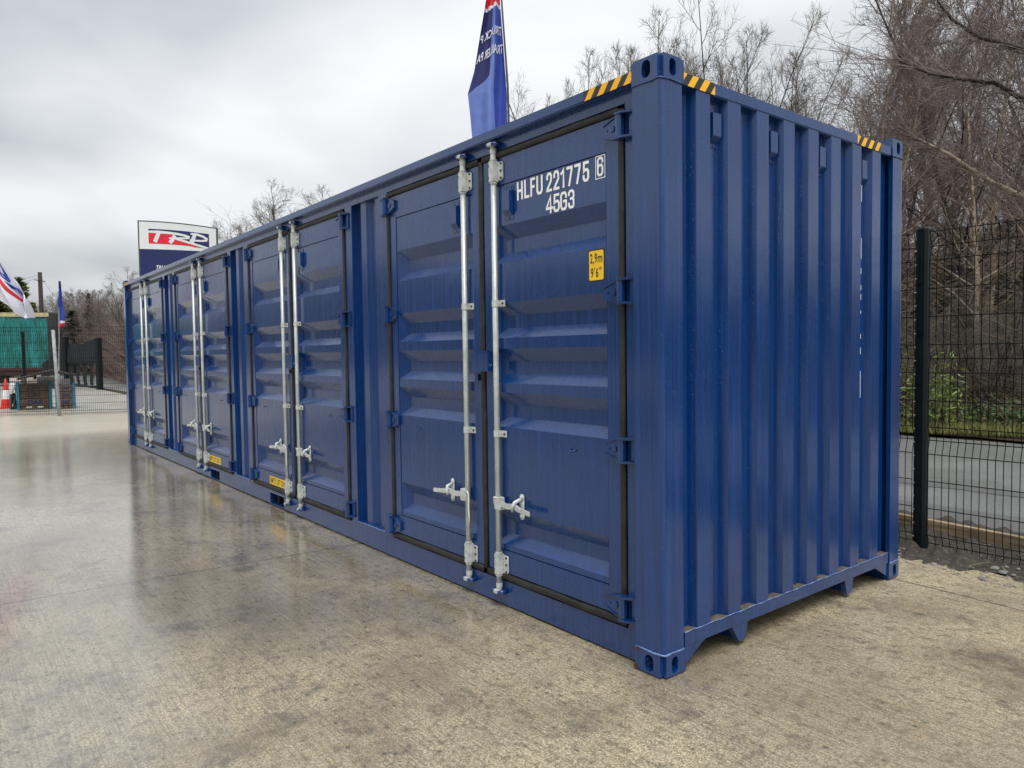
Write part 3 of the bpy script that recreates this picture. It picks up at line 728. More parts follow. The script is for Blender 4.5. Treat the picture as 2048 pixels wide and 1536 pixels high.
# gussets and tunnel plates under the end rail
def under(poly, x0=-.030, x1=-.010, name='gusset'): MB().prism(poly, 0, x0, x1).build(name, 'blue_paint', box)
under([(.1625, .1175), (.335, .1175), (.300, .105), (.165, .028), (.1625, .028)]); under([(WID-.1625, .1175), (WID-.335, .1175), (WID-.165, .03), (WID-.1625, .03)])
def foot(y0, y1, tip0, tip1):
    poly = [(y0, .1175), (tip0, .026)]+[(tip1-.012+.03*sin(a)*.8, .026+.05*(1-cos(a))) for a in np.linspace(.25, pi/2, 4)]+[(y1, .1175)]
    MB().prism(poly, 0, -.045, -.012).build('tunnel_plate', 'blue_paint', box)
    MB().box(-2.6, -.0455, (y0+y1)/2-.01, (y0+y1)/2+.06, .03, .117).build('tunnel_rail', 'blue_paint', box)
foot(.552, .690, .615, .672); foot(1.715, 1.824, 1.742, 1.80)
# tape on rails
def tape(name, b): MB().box(*b).build(name, 'hazard_tape', box)
tape('hazard_tape', (-.505, -.1785, .0048, .0061, 2.804, 2.8545)); tape('hazard_tape', (-LEN+.1785, -LEN+.47, .0048, .0061, 2.804, 2.8545))
tape('hazard_tape', (-.0061, -.0048, .163, .406, 2.778, 2.8335)); tape('hazard_tape', (-.0061, -.0048, 1.825, 2.125, 2.778, 2.8335))
# peeled white line on one ridge
mb = MB(); yl = PR[[i for i, q in enumerate(PR) if q[0] > 1.86 and q[1] > -.02][0]][0] + .004
for z0, z1 in ((2.44, 2.54), (2.09, 2.22), (2.00, 2.035), (1.90, 1.93), (1.84, 1.875), (1.755, 1.775), (1.60, 1.63), (1.505, 1.545), (1.235, 1.40)):
    mb.box(-.0098, -.0090, yl-.002, yl+.0018, z0, z1)
tag(mb.build('peeled_tape', 'white_vinyl', box), kind='stuff')
# unseen dark cross members added under the floor to block light there
cm = MB().box(-.03, .03, .1105, WID-.1105, .022, .1295); c0_ = cm.build('added_cross_member', 'interior_shade', box); c0_.location.x = -.35
for k in range(1, 39):
    c_ = c0_.copy(); COL.objects.link(c_); c_.location.x = -.35-.302*k
# roof, floor and rear wall
mb = MB(); nx = 61; xs_ = np.linspace(-LEN+.08, -.08, nx*2)
mb.add([(x, .07, 2.845+(.012 if (i//2) % 2 else 0)) for i, x in enumerate(xs_)]+[(x, WID-.07, 2.845+(.012 if (i//2) % 2 else 0)) for i, x in enumerate(xs_)], [(i, i+1, nx*2+i+1, nx*2+i) for i in range(nx*2-1)])
mb.build('roof', 'blue_paint', box)
MB().box(-LEN+.06, -.06, .112, WID-.112, .13, .158).build('floor', 'old_timber', box)
mb = MB(); pr = []
x = -.178
while x > -LEN+.30: pr += [(x, -.055), (x-.07, -.055), (x-.14, -.019), (x-.21, -.019)]; x -= .278
pr.append((-LEN+.178, -.055)); n = len(pr)
mb.add([(a, WID+b, .16) for a, b in pr]+[(a, WID+b, 2.802) for a, b in pr], [(i, i+1, n+i+1, n+i) for i in range(n-1)])
mb.build('rear_wall', 'blue_paint', box)

# ================================================================== FENCES
def mesh_panel(mb, p0, p1, ztop=2.42, zbot=.03, step=.05, rw=.0030, hz=None, bends=(2.295, 1.455, .837, .05), dep=.034, n=4):
    """welded wire panel with V-pressed stiffening folds between two ground points"""
    p0 = Vector((p0[0], p0[1], 0)); p1 = Vector((p1[0], p1[1], 0)); d = p1-p0; L = d.length; d.normalize(); nrm = Vector((-d.y, d.x, 0))
    prof = [(ztop, 0.0)]
    for b in bends:
        if b-.105 < zbot: prof += [(b+.105, 0), (b, dep), (max(zbot-.02, .005), dep*.3)]
        else: prof += [(b+.105, 0), (b, dep), (b-.105, 0)]
    if prof[-1][0] > zbot: prof.append((zbot, 0))
    k = int(L/step)
    for i in range(k+1):
        q = p0 + d*(i*step + (L-k*step)/2)
        mb.tube([(q+nrm*o_)+Vector((0, 0, z)) for z, o_ in prof], rw, n, cap=False)
    for z in (hz or (2.40, 2.19, 1.98, 1.77, 1.56, 1.35, 1.14, .94, .735, .53, .322, .115)):
        mb.tube([p0+Vector((0, 0, z))-nrm*.005, p1+Vector((0, 0, z))-nrm*.005], rw*1.15, n, cap=False)
    for b in bends: mb.tube([p0+nrm*(dep-.005)+Vector((0, 0, b)), p1+nrm*(dep-.005)+Vector((0, 0, b))], rw*1.15, n, cap=False)
FY = 3.262
def fence_post(parent, x, y, h, mat='fence_green_black', w=.043):
    e_ = empty('fence_post', (x, y, 0)); e_.parent = parent
    c = [(-w, -.022), (-w*.55, -.036), (w*.55, -.036), (w, -.022), (w, .030), (-w, .030)]
    m2 = MB().prism(c, 2, -.05, h); m2.box(-.012, .012, -.042, -.0361, .05, h-.04)
    m2.build('shaft', mat, e_)
    MB().prism([(a*1.08, b*1.1) for a, b in c], 2, h+.0005, h+.018).build('cap', 'post_cap', e_, bevel=.004)
    for k in range(int(h/.104)-1):
        MB().box(-w-.003, -w+.016, -.030, -.0225, .09+k*.1035, .098+k*.1035).build('wire_clip', 'clip_steel', e_)
    for k in range(6):
        MB().box(-w*.42, w*.42, -.0475, -.0422, .12+k*.38, .48+k*.38).build('cover_strip', mat, e_)
    return e_
fr = empty('roadside_fence', (-.21, FY, 0)); tag(fr, 'black welded wire mesh fence with square post beside the container end', 'fence')
fr_loc = lambda x: x+.21
for x in (-2.72, -.21, 2.30): fence_post(fr, fr_loc(x), 0, 2.425)
for a, b in ((-2.72, -.21), (-.21, 2.30)):
    m2 = MB(); mesh_panel(m2, (fr_loc(a)+.05, -.020), (fr_loc(b)-.05, -.020)); tag(m2.build('wire_mesh_panel', 'wire_black', fr), kind='stuff')
# timber kerb board lying along the foot of the fence
kb = MB(); L_ = 5.6; kb.box(-L_/2, L_/2, -.03, .03, 0, .105)
ko = kb.build('kerb_board', 'old_timber', bevel=.006); ko.location = (.55, 3.66, .012); ko.rotation_euler.z = math.atan2(-.11, .68)*.9
tag(ko, 'weathered timber kerb board lying along the road edge behind the mesh fence', 'board')
# stones and sticks scattered on the soil
mb = MB()
def stone(mb, c, r_):
    n = 6; ring = [[], []]
    pts = []
    for lv, (zf, rf) in enumerate(((0, 1), (.55, .85), (.9, .3))):
        for k in range(n):
            a = 2*pi*k/n; rr = r_*rf*rng.uniform(.7, 1.2); pts.append((c[0]+rr*cos(a)*1.3, c[1]+rr*sin(a), c[2]+r_*zf*.8))
    mb.add(pts, [(l*n+k, l*n+(k+1) % n, (l+1)*n+(k+1) % n, (l+1)*n+k) for l in range(2) for k in range(n)]+[tuple(2*n+k for k in range(n))])
for i in range(900):
    x = rng.uniform(-1.6, 3); y = 2.70+abs(rng.normal(0, .40)); stone(mb, (x, y, .001 if y < 2.95 else .014), rng.choice([.004, .007, .012, .022], p=[.5, .32, .15, .03]))
tag(mb.build('gravel', 'stone'), 'grey stones and grit strewn on the soil under the fence', 'gravel', kind='stuff')
mb = MB()
for i in range(60):
    x = rng.uniform(-1.4, 2.2); y = rng.uniform(2.85, 3.7); a = rng.uniform(0, pi); l = rng.uniform(.05, .28)
    mb.tube([(x, y, .03), (x+l*cos(a)*.5, y+l*sin(a)*.5, .038), (x+l*cos(a), y+l*sin(a), .03)], rng.uniform(.0015, .004), 4)
tag(mb.build('twig_litter', 'dead_stalk'), 'dead twigs and stalks lying on the soil under the fence', 'litter', kind='stuff')

# yard fence far left
A = at(258, 800, 22.7); B = at(-70, 800, 24.2)
fl = empty('yard_fence', (A.x, A.y, 0)); tag(fl, 'wire mesh yard fence with pressed folds running in front of the crates', 'fence')
AB = Vector((B.x-A.x, B.y-A.y, 0)); nseg = 2
for k in range(nseg):
    m2 = MB(); mesh_panel(m2, AB*(k/nseg), AB*((k+1)/nseg), rw=.0042, n=3); tag(m2.build('wire_mesh_panel', 'wire_black', fl), kind='stuff')
gp0 = at(118.5, 816, 22.9); gp1 = at(106, 660, 22.9)
pl = MB(); pl.tube([(0, 0, -.02), ((gp1.x-gp0.x)*.5, (gp1.y-gp0.y)*.5, 1.2), (gp1.x-gp0.x, gp1.y-gp0.y, gp1.z)], .042, 10)
o = pl.build('scaffold_pole', 'wire_grey', smooth=True); o.location = (gp0.x, gp0.y, 0); tag(o, 'grey steel pole leaning upright at the yard fence in front of the crates', 'pole')
# black posts farther off and the screened gate
for (u, vt, D, lab) in ((49, 664, 31, 'black fence post standing before the teal trailer curtain'),):
    q = at(u, 760, D); e_ = fence_post(None, q.x, q.y, at(u, vt, D).z, w=.055); e_.rotation_euler.z = math.atan2(CAM[1]-q.y, CAM[0]-q.x)+pi/2
    e_.name = 'fence_post'; tag(e_, lab, 'post')
g0 = at(134, 760, 43); g1 = at(200, 760, 40.5); gt = at(200, 676, 40.5).z
ge = empty('screened_gate', (g0.x, g0.y, 0)); tag(ge, 'tall yard gate hung with dark mesh screening beside the road', 'gate')
gd = Vector((g1.x-g0.x, g1.y-g0.y, 0)); gl = gd.length; ge.rotation_euler.z = math.atan2(gd.y, gd.x)
def gbox(name, a, b, z0, z1, mat, y0=-.04, y1=.04): MB().box(a, b, y0, y1, z0, z1).build(name, mat, ge)
gbox('gate_post', -.11, .11, -.05, gt+.12, 'fence_green_black', -.1, .1); gbox('gate_post', gl-.14, gl+.10, -.05, gt, 'fence_green_black', -.1, .1)
mb = MB(); n = 24
def screen_pt(t, z, k=0): return (gl*t, .03*sin(t*23+z*3), z)
top = lambda t: gt-.05-.42*(1-t)**1.3+.05*sin(t*9)
vs_ = [];
for i in range(n+1):
    t = i/n
    for j in range(9): vs_.append(screen_pt(t, 1.30+(top(t)-1.30)*j/8))
mb.add(vs_, [(i*9+j, (i+1)*9+j, (i+1)*9+j+1, i*9+j+1) for i in range(n) for j in range(8)]); mb.build('mesh_screen', 'dark_mesh_screen', ge)
for k, (a, w) in enumerate(((.02, .18), (.30, .09), (.50, .11), (.70, .10))):
    mb = MB(); m_ = 8
    mb.add([(gl*(a+.012*sin(j*1.1+k)), .01, .22+1.1*j/m_) for j in range(m_+1)]+[(gl*(a+w+.012*sin(j*1.4+k)), .02, .22+1.1*j/m_) for j in range(m_+1)], [(j, j+1, m_+2+j, m_+1+j) for j in range(m_)]); mb.build('screen_strip', 'dark_mesh_screen', ge)
gbox('gate_rail', .11, gl-.14, .12, .20, 'fence_green_black'); gbox('gate_rail', .11, gl-.14, 1.28, 1.34, 'fence_green_black', -.05, -.01)
mb = MB(); vs_ = []
for i in range(11):
    for z in (.8, 1.15, 1.5, 1.9, 2.15): vs_.append((-.10-2.2*i/10, .05*sin(i*1.9), .35+(z-.35)*(1-.05*i)))
mb.add(vs_, [(i*5+j, (i+1)*5+j, (i+1)*5+j+1, i*5+j+1) for i in range(10) for j in range(4)]); mb.build('mesh_screen', 'dark_mesh_screen', ge)

# ================================================================== YARD THINGS ON THE LEFT
# traffic cone
def lathe(mb, prof, n=20):
    vs_ = [(r_*cos(2*pi*k/n), r_*sin(2*pi*k/n), z) for r_, z in prof for k in range(n)]; m_ = len(prof)
    mb.add(vs_, [(i*n+k, i*n+(k+1) % n, (i+1)*n+(k+1) % n, (i+1)*n+k) for i in range(m_-1) for k in range(n)]); return mb
cq = at(13, 812, 27.8); ce = empty('traffic_cone', (cq.x, cq.y, 0)); tag(ce, 'red and white traffic cone standing left of the crates', 'cone')
rc = lambda z: .155-.125*(z-.04)/.86
MB().box(-.24, .24, -.24, .24, 0, .045).build('base', 'cone_red', ce, bevel=.01)
for nm, a, b, mt in (('body', .045, .30, 'cone_red'), ('reflective_sleeve', .30, .58, 'cone_white'), ('body', .58, .93, 'cone_red')):
    m2 = lathe(MB(), [(rc(a), a), (rc(b), b)]+([(rc(b)-.012, b+.008), (.001, b+.008)] if b > .9 else [])); m2.build(nm, mt, ce, smooth=True)
# slatted timber crates lettered DAF
def crate(u0, u1, vt, D, label, n_slat, text_rows, yaw_off=0.0, topv=None):
    a = at(u0, 813, D); b = at(u1, 813, D); d = Vector((b.x-a.x, b.y-a.y, 0)); w = d.length; h = at(u0, vt, D).z
    ce = empty('timber_crate', (a.x, a.y, 0), math.atan2(d.y, d.x)); tag(ce, label, 'crate', 'timber crates by the yard fence')
    dp = .9
    for i in range(3):
        MB().box(.06+(w-.26)*i/2, .20+(w-.26)*i/2, .02, dp-.02, 0, .10).build('bearer', 'crate_wood', ce)
    sh = (h-.13)/n_slat
    for k in range(n_slat):
        z0 = .125+k*sh
        MB().box(.05, w-.05, 0, .03, z0, z0+sh-.018).build('slat', 'crate_wood', ce, bevel=.004)
        MB().box(.05, w-.05, dp-.03, dp, z0, z0+sh-.018).build('slat', 'crate_wood', ce, bevel=.004)
        for sx_ in (.0, w-.03): MB().box(sx_, sx_+.03, .06, dp-.06, z0, z0+sh-.018).build('slat', 'crate_wood', ce, bevel=.004)
    for x in (-.03, w-.05):
        for y in (-.035, dp-.055): MB().box(x, x+.08, y, y+.09, .02, h+.02).build('corner_upright', 'crate_teal', ce, bevel=.004)
    MB().box(.04, w-.04, .031, dp-.031, .102, .124).build('deck', 'crate_wood', ce)
    for k, mt in text_rows:
        z0 = .125+k*sh+.03
        mb = MB(); put_text(mb, 'DAF', w*.30, w*.72, z0, z0+sh-.085, -.0015, .03, 0.0); mb.build('lettering', mt, ce)
    return ce, w, h, dp
c1, w1, h1, d1 = crate(36, 103, 767, 26.4, 'wider weathered slatted crate lettered DAF beneath the brown sheet', 3, ((2, 'black_vinyl'), (1, 'black_vinyl'), (0, 'navy_vinyl')))
c2, w2, h2, d2 = crate(114, 150, 768, 26.0, 'narrow slatted crate lettered DAF nearest the road, right of the pole', 3, ((2, 'navy_vinyl'), (1, 'navy_vinyl'), (0, 'navy_vinyl')))
# white cartons poking out, and the bent brown sheet thrown over both crates
def carton(u0, u1, v0, v1, D, label, mat='cargo_white', dep=.5):
    a = at(u0, v1, D); b = at(u1, v1, D); d = Vector((b.x-a.x, b.y-a.y, 0)); w = d.length; z1 = at(u0, v0, D).z
    o = MB().box(0, w, 0, dep, 0, z1-a.z).build('carton', mat, bevel=.008); o.location = (a.x, a.y, a.z); o.rotation_euler.z = math.atan2(d.y, d.x)
    tag(o, label, 'carton')
carton(75, 110, 754, 778, 26.75, 'long white carton in the wider crate under the sheet')
carton(43, 52, 757, 778, 26.75, 'small pale carton at the left end of the wider crate', dep=.3)
carton(121, 141, 758, 778, 26.35, 'white carton in the narrow crate beside the pole', dep=.35)
def brown_sheet():
    mb = MB(); top = [(34, 757), (60, 751), (84, 744), (104, 740), (122, 744), (140, 747), (151, 748)]
    vs_ = []
    for u, v in top:
        for j, dd in enumerate((25.95, 26.5, 27.1)): q = at(u, v+(0, -1.2, 1.5)[j], dd); vs_.append(q)
    for u, v in top:
        for j, dd in enumerate((25.95, 26.5, 27.1)): q = at(u, v+(0, -1.2, 1.5)[j], dd); vs_.append(q-Vector((0, 0, .035)))
    n = len(top); m_ = n*3
    fs = [(i*3+j, (i+1)*3+j, (i+1)*3+j+1, i*3+j+1) for i in range(n-1) for j in range(2)]
    fs += [tuple(m_+x for x in f)[::-1] for f in fs]
    fs += [(i*3, m_+i*3, m_+(i+1)*3, (i+1)*3) for i in range(n-1)]+[(i*3+2, (i+1)*3+2, m_+(i+1)*3+2, m_+i*3+2) for i in range(n-1)]+[(0, 1, m_+1, m_), (1, 2, m_+2, m_+1), (3*n-3, m_+3*n-3, m_+3*n-2, 3*n-2), (3*n-2, m_+3*n-2, m_+3*n-1, 3*n-1)]
    c = vs_[10].copy(); mb.add([v-c for v in vs_], fs)
    o = mb.build('cover_sheet', 'pole_wood'); o.location = c; tag(o, 'sagging dark brown board thrown over the crates', 'sheet')
brown_sheet()
# shrink-wrapped bale in black and clear plastic
bq0 = at(19, 813, 26.9); bq1 = at(34, 813, 26.9); be = empty('wrapped_bale', (bq0.x, bq0.y, 0), math.atan2(bq1.y-bq0.y, bq1.x-bq0.x)); tag(be, 'lumpy bale wrapped in black plastic between cone and crate', 'bale')
bw = (bq1-bq0).length
def lump(name, mat, z0, z1, seed):
    r2 = np.random.default_rng(seed); mb = MB(); n, m_ = 14, 7; vs_ = []
    for j in range(m_):
        t = j/(m_-1); rr = (1, 1.05, 1.0, .97, .95, .9, .55)[j]
        for k in range(n):
            a = 2*pi*k/n; e2 = max(abs(cos(a)), abs(sin(a)))**.7
            vs_.append((bw/2+bw/2*rr*cos(a)/e2*.98*r2.uniform(.9, 1.05), .3+.3*rr*sin(a)/e2*r2.uniform(.9, 1.05), z0+(z1-z0)*t+r2.normal(0, .012)))
    mb.add(vs_, [(j*n+k, j*n+(k+1) % n, (j+1)*n+(k+1) % n, (j+1)*n+k) for j in range(m_-1) for k in range(n)]+[tuple((m_-1)*n+k for k in range(n))])
    mb.build(name, mat, be)
lump('black_wrap', 'black_plastic', .0, .56, 3); lump('clear_wrap', 'cargo_white', .50, .80, 4)

# curtain-sided trailer parked beyond the fence; only its right-hand end is in the picture
tq = at(103, 760, 50); t0 = at(0, 760, 50.6); td = Vector((t0.x-tq.x, t0.y-tq.y, 0)).normalized()
te = empty('curtain_trailer', (tq.x, tq.y, 0), math.atan2(td.y, td.x)); tag(te, 'teal curtain sided lorry trailer parked beyond the yard fence', 'trailer')
TL = 12.8; zt_, zb_ = 4.18, 1.05
sgn = 1
def tb(name, mat, *b, bevel=0): return MB().box(*b).build(name, mat, te, bevel=bevel)
def curtain(y0, s_):
    mb = MB(); nx, nz = 70, 14; vs_ = []
    r2 = np.random.default_rng(8)
    for i in range(nx+1):
        x = .10+(TL-.2)*i/nx
        for j in range(nz+1):
            z = zb_+(zt_-.17-zb_)*j/nz; vs_.append((x, y0+s_*(.03*sin(x*2.1+z*.9)+.022*sin(x*5.3+z*2.2)+.02*sin(z*7+x)), z))
    mb.add(vs_, [(i*(nz+1)+j, (i+1)*(nz+1)+j, (i+1)*(nz+1)+j+1, i*(nz+1)+j+1) for i in range(nx) for j in range(nz)])
    return mb.build('side_curtain', 'teal_tarpaulin', te, smooth=True)
# which local y faces the camera?
camloc = Matrix.Rotation(-te.rotation_euler.z, 3, 'Z') @ Vector((CAM[0]-tq.x, CAM[1]-tq.y, 0)); fs_ = 1 if camloc.y > 0 else -1
yf, yb = 0.0, -fs_*2.5
curtain(yf, fs_); curtain(yb, -fs_)
lo, hi = min(yf, yb), max(yf, yb)
tb('roof', 'cream_rail', .02, TL, lo+.02, hi-.02, zt_-.06, zt_); tb('top_rail', 'cream_rail', 0, TL, yf-.06, yf+.06, zt_-.20, zt_+.03)
tb('end_frame', 'trailer_frame', -.16, .10, lo-.03, hi+.03, zb_-.15, zt_+.05)
tb('chassis_rail', 'maroon_steel', 0, TL, lo+.05, hi-.05, zb_-.42, zb_-.02)
tb('side_raves', 'maroon_steel', 0, TL, yf-.05, yf+.05, zb_-.14, zb_+.01)
for k, x in enumerate((2.15, 2.72, 6.2, 6.8, 7.4, 8.0)): tb('curtain_buckle', 'trailer_frame', x*.6, x*.6+.05, yf+fs_*.05-.03, yf+fs_*.05+.03, zb_-.12, zb_+.38)
tb('placard', 'cargo_white', 2.62, 3.05, yf+fs_*.07-.01, yf+fs_*.07+.01, 2.30, 3.0); tb('placard', 'cargo_white', 3.35, 3.75, yf+fs_*.07-.01, yf+fs_*.07+.01, 1.7, 3.0)
for x in (3.65, 4.95, 6.25):
    for yy in (yf-fs_*.20, yb+fs_*.20):
        w_ = empty('wheel', (x, yy, .50)); w_.parent = te
        m2 = MB(); m2.tube([(0, -.17, 0), (0, -.13, 0), (0, .13, 0), (0, .17, 0)], [.46, .50, .50, .46], 24); m2.build('tyre', 'tyre_rubber', w_)
        m2 = MB(); m2.tube([(0, -.178, 0), (0, .178, 0)], .26, 18); m2.build('rim', 'wire_grey', w_)
tb('mudguard', 'tyre_rubber', 2.2, 2.95, yf-fs_*.36-.10, yf-fs_*.36+.10, .18, .60)

# utility pole with its wires
uq = at(87, 720, 64); ut = at(87, 545, 64).z
ue = empty('utility_pole', (uq.x, uq.y, 0)); tag(ue, 'dark wooden utility pole standing behind the trailer', 'pole')
MB().tube([(0, 0, 0), (.05, 0, ut*.5), (0, 0, ut)], [.19, .165, .14], 10).build('shaft', 'pole_wood', ue, smooth=True)
MB().tube([(-.5, .35, ut-.62), (.6, -.4, ut-.62)], .03, 6).build('cross_bar', 'pole_wood', ue)
def wire(p0, p1, sag=.4):
    p0, p1 = Vector(p0), Vector(p1); m2 = MB()
    m2.tube([p0.lerp(p1, t)-Vector((0, 0, sag*4*t*(1-t))) for t in np.linspace(0, 1, 12)], .012, 4); m2.build('wire', 'wire_grey', ue)
for dv in (3, 9): 
    q = at(-40, 545+dv, 58); wire((0, 0, at(87, 545+dv, 64).z), (q.x-uq.x, q.y-uq.y, q.z))
q = at(128, 610, 80); wire((0, 0, at(87, 552, 64).z), (q.x-uq.x, q.y-uq.y, q.z), .2)

# ================================================================== FLAGS AND TOTEM SIGN
def lerp_tab(tab, x):
    for (a, fa), (b, fb) in zip(tab, tab[1:]):
        if x <= b: return fa+(fb-fa)*max(0, (x-a)/(b-a))
    return tab[-1][1]
def feather():
    """tall feather banner seen from behind, so its lettering reads mirrored"""
    D = 10.6
    Lf = [(-160, 990), (-100, 985), (-50, 980), (0, 972), (80, 958), (140, 948), (185, 935), (230, 940), (275, 944), (420, 950), (560, 958)]
    Rt = [(-160, 992), (-100, 998), (-50, 997), (0, 1000), (80, 1006), (180, 1013), (275, 1015), (560, 1018)]
    base = at(1014, 400, D); fe = empty('feather_banner', (base.x, base.y, 0)); tag(fe, 'tall navy feather banner with mirrored white lettering behind the container', 'flag')
    vd = Vector((_f[0], _f[1], 0)).normalized()
    def P(v, s, off=0.0):
        u = lerp_tab(Lf, v)+(lerp_tab(Rt, v)-lerp_tab(Lf, v))*s
        fold = .06*sin(s*7.5+v*.004)+.03*sin(s*15+v*.012)
        q = at(u, v, D); return q + vd*(fold-off) - Vector((base.x, base.y, 0))
    vvs = np.linspace(-160, 560, 241); ss = np.linspace(0, 1, 61)
    mats = ['flag_navy', 'flag_red', 'flag_white', 'flag_sky', 'flag_blue']
    mb = MB()
    b0 = [P(v, s) for v in vvs for s in ss]; mb.v = [tuple(q) for q in b0]
    for i in range(240):
        for j in range(60):
            v = (vvs[i]+vvs[i+1])/2; s = (ss[j]+ss[j+1])/2
            if v < 14-8*s: mi = 1
            elif v < 22-9*s: mi = 2
            elif s > .66 and v > 55: mi = 4
            elif s > .52 or v > 185-58*s: mi = 3 if s < .66 else 4
            else: mi = 0
            a = i*61+j; mb.f.append((a, a+1, a+62, a+61)); mb.mi.append(mi)
    mb.build('banner_cloth', None, fe, smooth=True, mats=mats)
    pts = [at(lerp_tab(Rt, v)+3, v, D)-Vector((base.x, base.y, 0)) for v in np.linspace(-150, 560, 12)]
    MB().tube(pts[::-1], [.022-.012*i/11 for i in range(12)], 8).build('pole', 'totem_edge', fe, smooth=True)
    q = pts[-1]; MB().tube([(q.x, q.y, 0), tuple(q)], .022, 8).build('pole_foot', 'totem_edge', fe); MB().box(q.x-.25, q.x+.25, q.y-.25, q.y+.25, 0.006, .05).build('foot_plate', 'totem_edge', fe)
    def banner_text(txt, v0, v1, s_lo, s_hi, slope):
        tv, tf = text_mesh(txt, .02); w = tv[:, 0].max(); mb = MB(); vs2 = []
        for a, b in tv:
            s = s_hi+(s_lo-s_hi)*a/w                     # mirrored: the line starts at the right
            vs2.append(P(v1+(v0-v1)*b+slope*(s_hi-s), max(0.02, min(.98, s)), .012))
        mb.add(vs2, tf); mb.build('banner_lettering', 'flag_white', fe)
    banner_text('TRUCK P', 50, 67, .04, .97, 20); banner_text('TRAILER PA', 85, 103, .03, .97, 24)
feather()

def small_feather():
    D = 42; base = at(116, 745, D); fe = empty('feather_banner', (base.x, base.y, 0)); tag(fe, 'small blue feather banner with red foot beside the utility pole', 'flag')
    Lf = [(562, 118.5), (600, 118.7), (655, 117)]; Rt = [(562, 119.5), (590, 124), (610, 128), (630, 131), (642, 129), (650, 128), (656, 122)]
    vd = Vector((_f[0], _f[1], 0)).normalized()
    vvs = np.linspace(562, 656, 40); mb = MB()
    for v in vvs:
        for s in np.linspace(0, 1, 7):
            u = lerp_tab(Lf, v)+(lerp_tab(Rt, v)-lerp_tab(Lf, v))*s; mb.v.append(tuple(at(u, v, D)+vd*(.08*sin(s*6+v*.05))-Vector((base.x, base.y, 0))))
    for i in range(39):
        for j in range(6):
            v = vvs[i]; a = i*7+j; mb.f.append((a, a+1, a+8, a+7)); mb.mi.append(0 if v < 575 else (1 if v < 640 else (2 if v < 644 else 3)))
    mb.build('banner_cloth', None, fe, smooth=True, mats=['flag_navy', 'flag_blue', 'flag_white', 'flag_red'])
    MB().tube([(0, 0, 0)]+[tuple(at(118, v, D)-Vector((base.x, base.y, 0))) for v in (700, 640, 562)], [.035, .03, .025, .015], 6).build('pole', 'wire_grey', fe)
small_feather()

def white_flag():
    """big white flag blown to the right; its pole stands just outside the picture"""
    D = 16.5; org = at(-70, 760, D); fe = empty('white_flag', (org.x, org.y, 0)); tag(fe, 'white flag with blue letters over a red stripe blowing at the left edge', 'flag')
    o0 = Vector((org.x, org.y, 0)); vd = Vector((_f[0], _f[1], 0)).normalized()
    Tp = [(-70, 415), (0, 507), (20, 547), (40, 577), (56, 592), (61, 606), (60, 635)]
    Bt = [(-70, 560), (0, 606), (25, 620), (40, 630), (46, 638), (54, 635), (60, 636)]
    def P(s, t, off=0.0):
        a = np.array(Tp); b = np.array(Bt); k = s*6; i = min(5, int(k)); f = k-i
        tp = a[i]*(1-f)+a[i+1]*f; bt = b[i]*(1-f)+b[i+1]*f; q = bt*(1-t)+tp*t
        return at(q[0], q[1], D)+vd*(.10*sin(s*11+t*3)+.05*sin(t*9+s*5)-off)-o0
    mb = MB(); n, m_ = 48, 16
    mb.v = [tuple(P(i/n, j/m_)) for i in range(n+1) for j in range(m_+1)]
    for i in range(n):
        for j in range(m_):
            a = i*(m_+1)+j; mb.f.append((a, a+m_+1, a+m_+2, a+1)); mb.mi.append(0)
    mb.build('flag_cloth', 'flag_white', fe, smooth=True)
    mb = MB(); k = 30; vs2 = [P(.02+.86*i/k, .50-.03*i/k, .015) for i in range(k+1)]+[P(.02+.86*i/k, .62-.11*i/k, .015) for i in range(k+1)]
    mb.add(vs2, [(i, i+1, k+2+i, k+1+i) for i in range(k)]); mb.build('red_stripe', 'flag_red', fe)
    tv, tf = text_mesh('DAF', .05, .25); w = tv[:, 0].max(); mb = MB()
    mb.add([P(.03+.78*a/w, .66-.07*a/w+.30*b*(1-.25*a/w), .018) for a, b in tv], tf); mb.build('flag_lettering', 'flag_blue', fe)
    top = P(0, 1); MB().tube([(top.x-.03, top.y, 0), (top.x-.03, top.y, top.z+.4)], .04, 8).build('pole', 'wire_grey', fe)
white_flag()

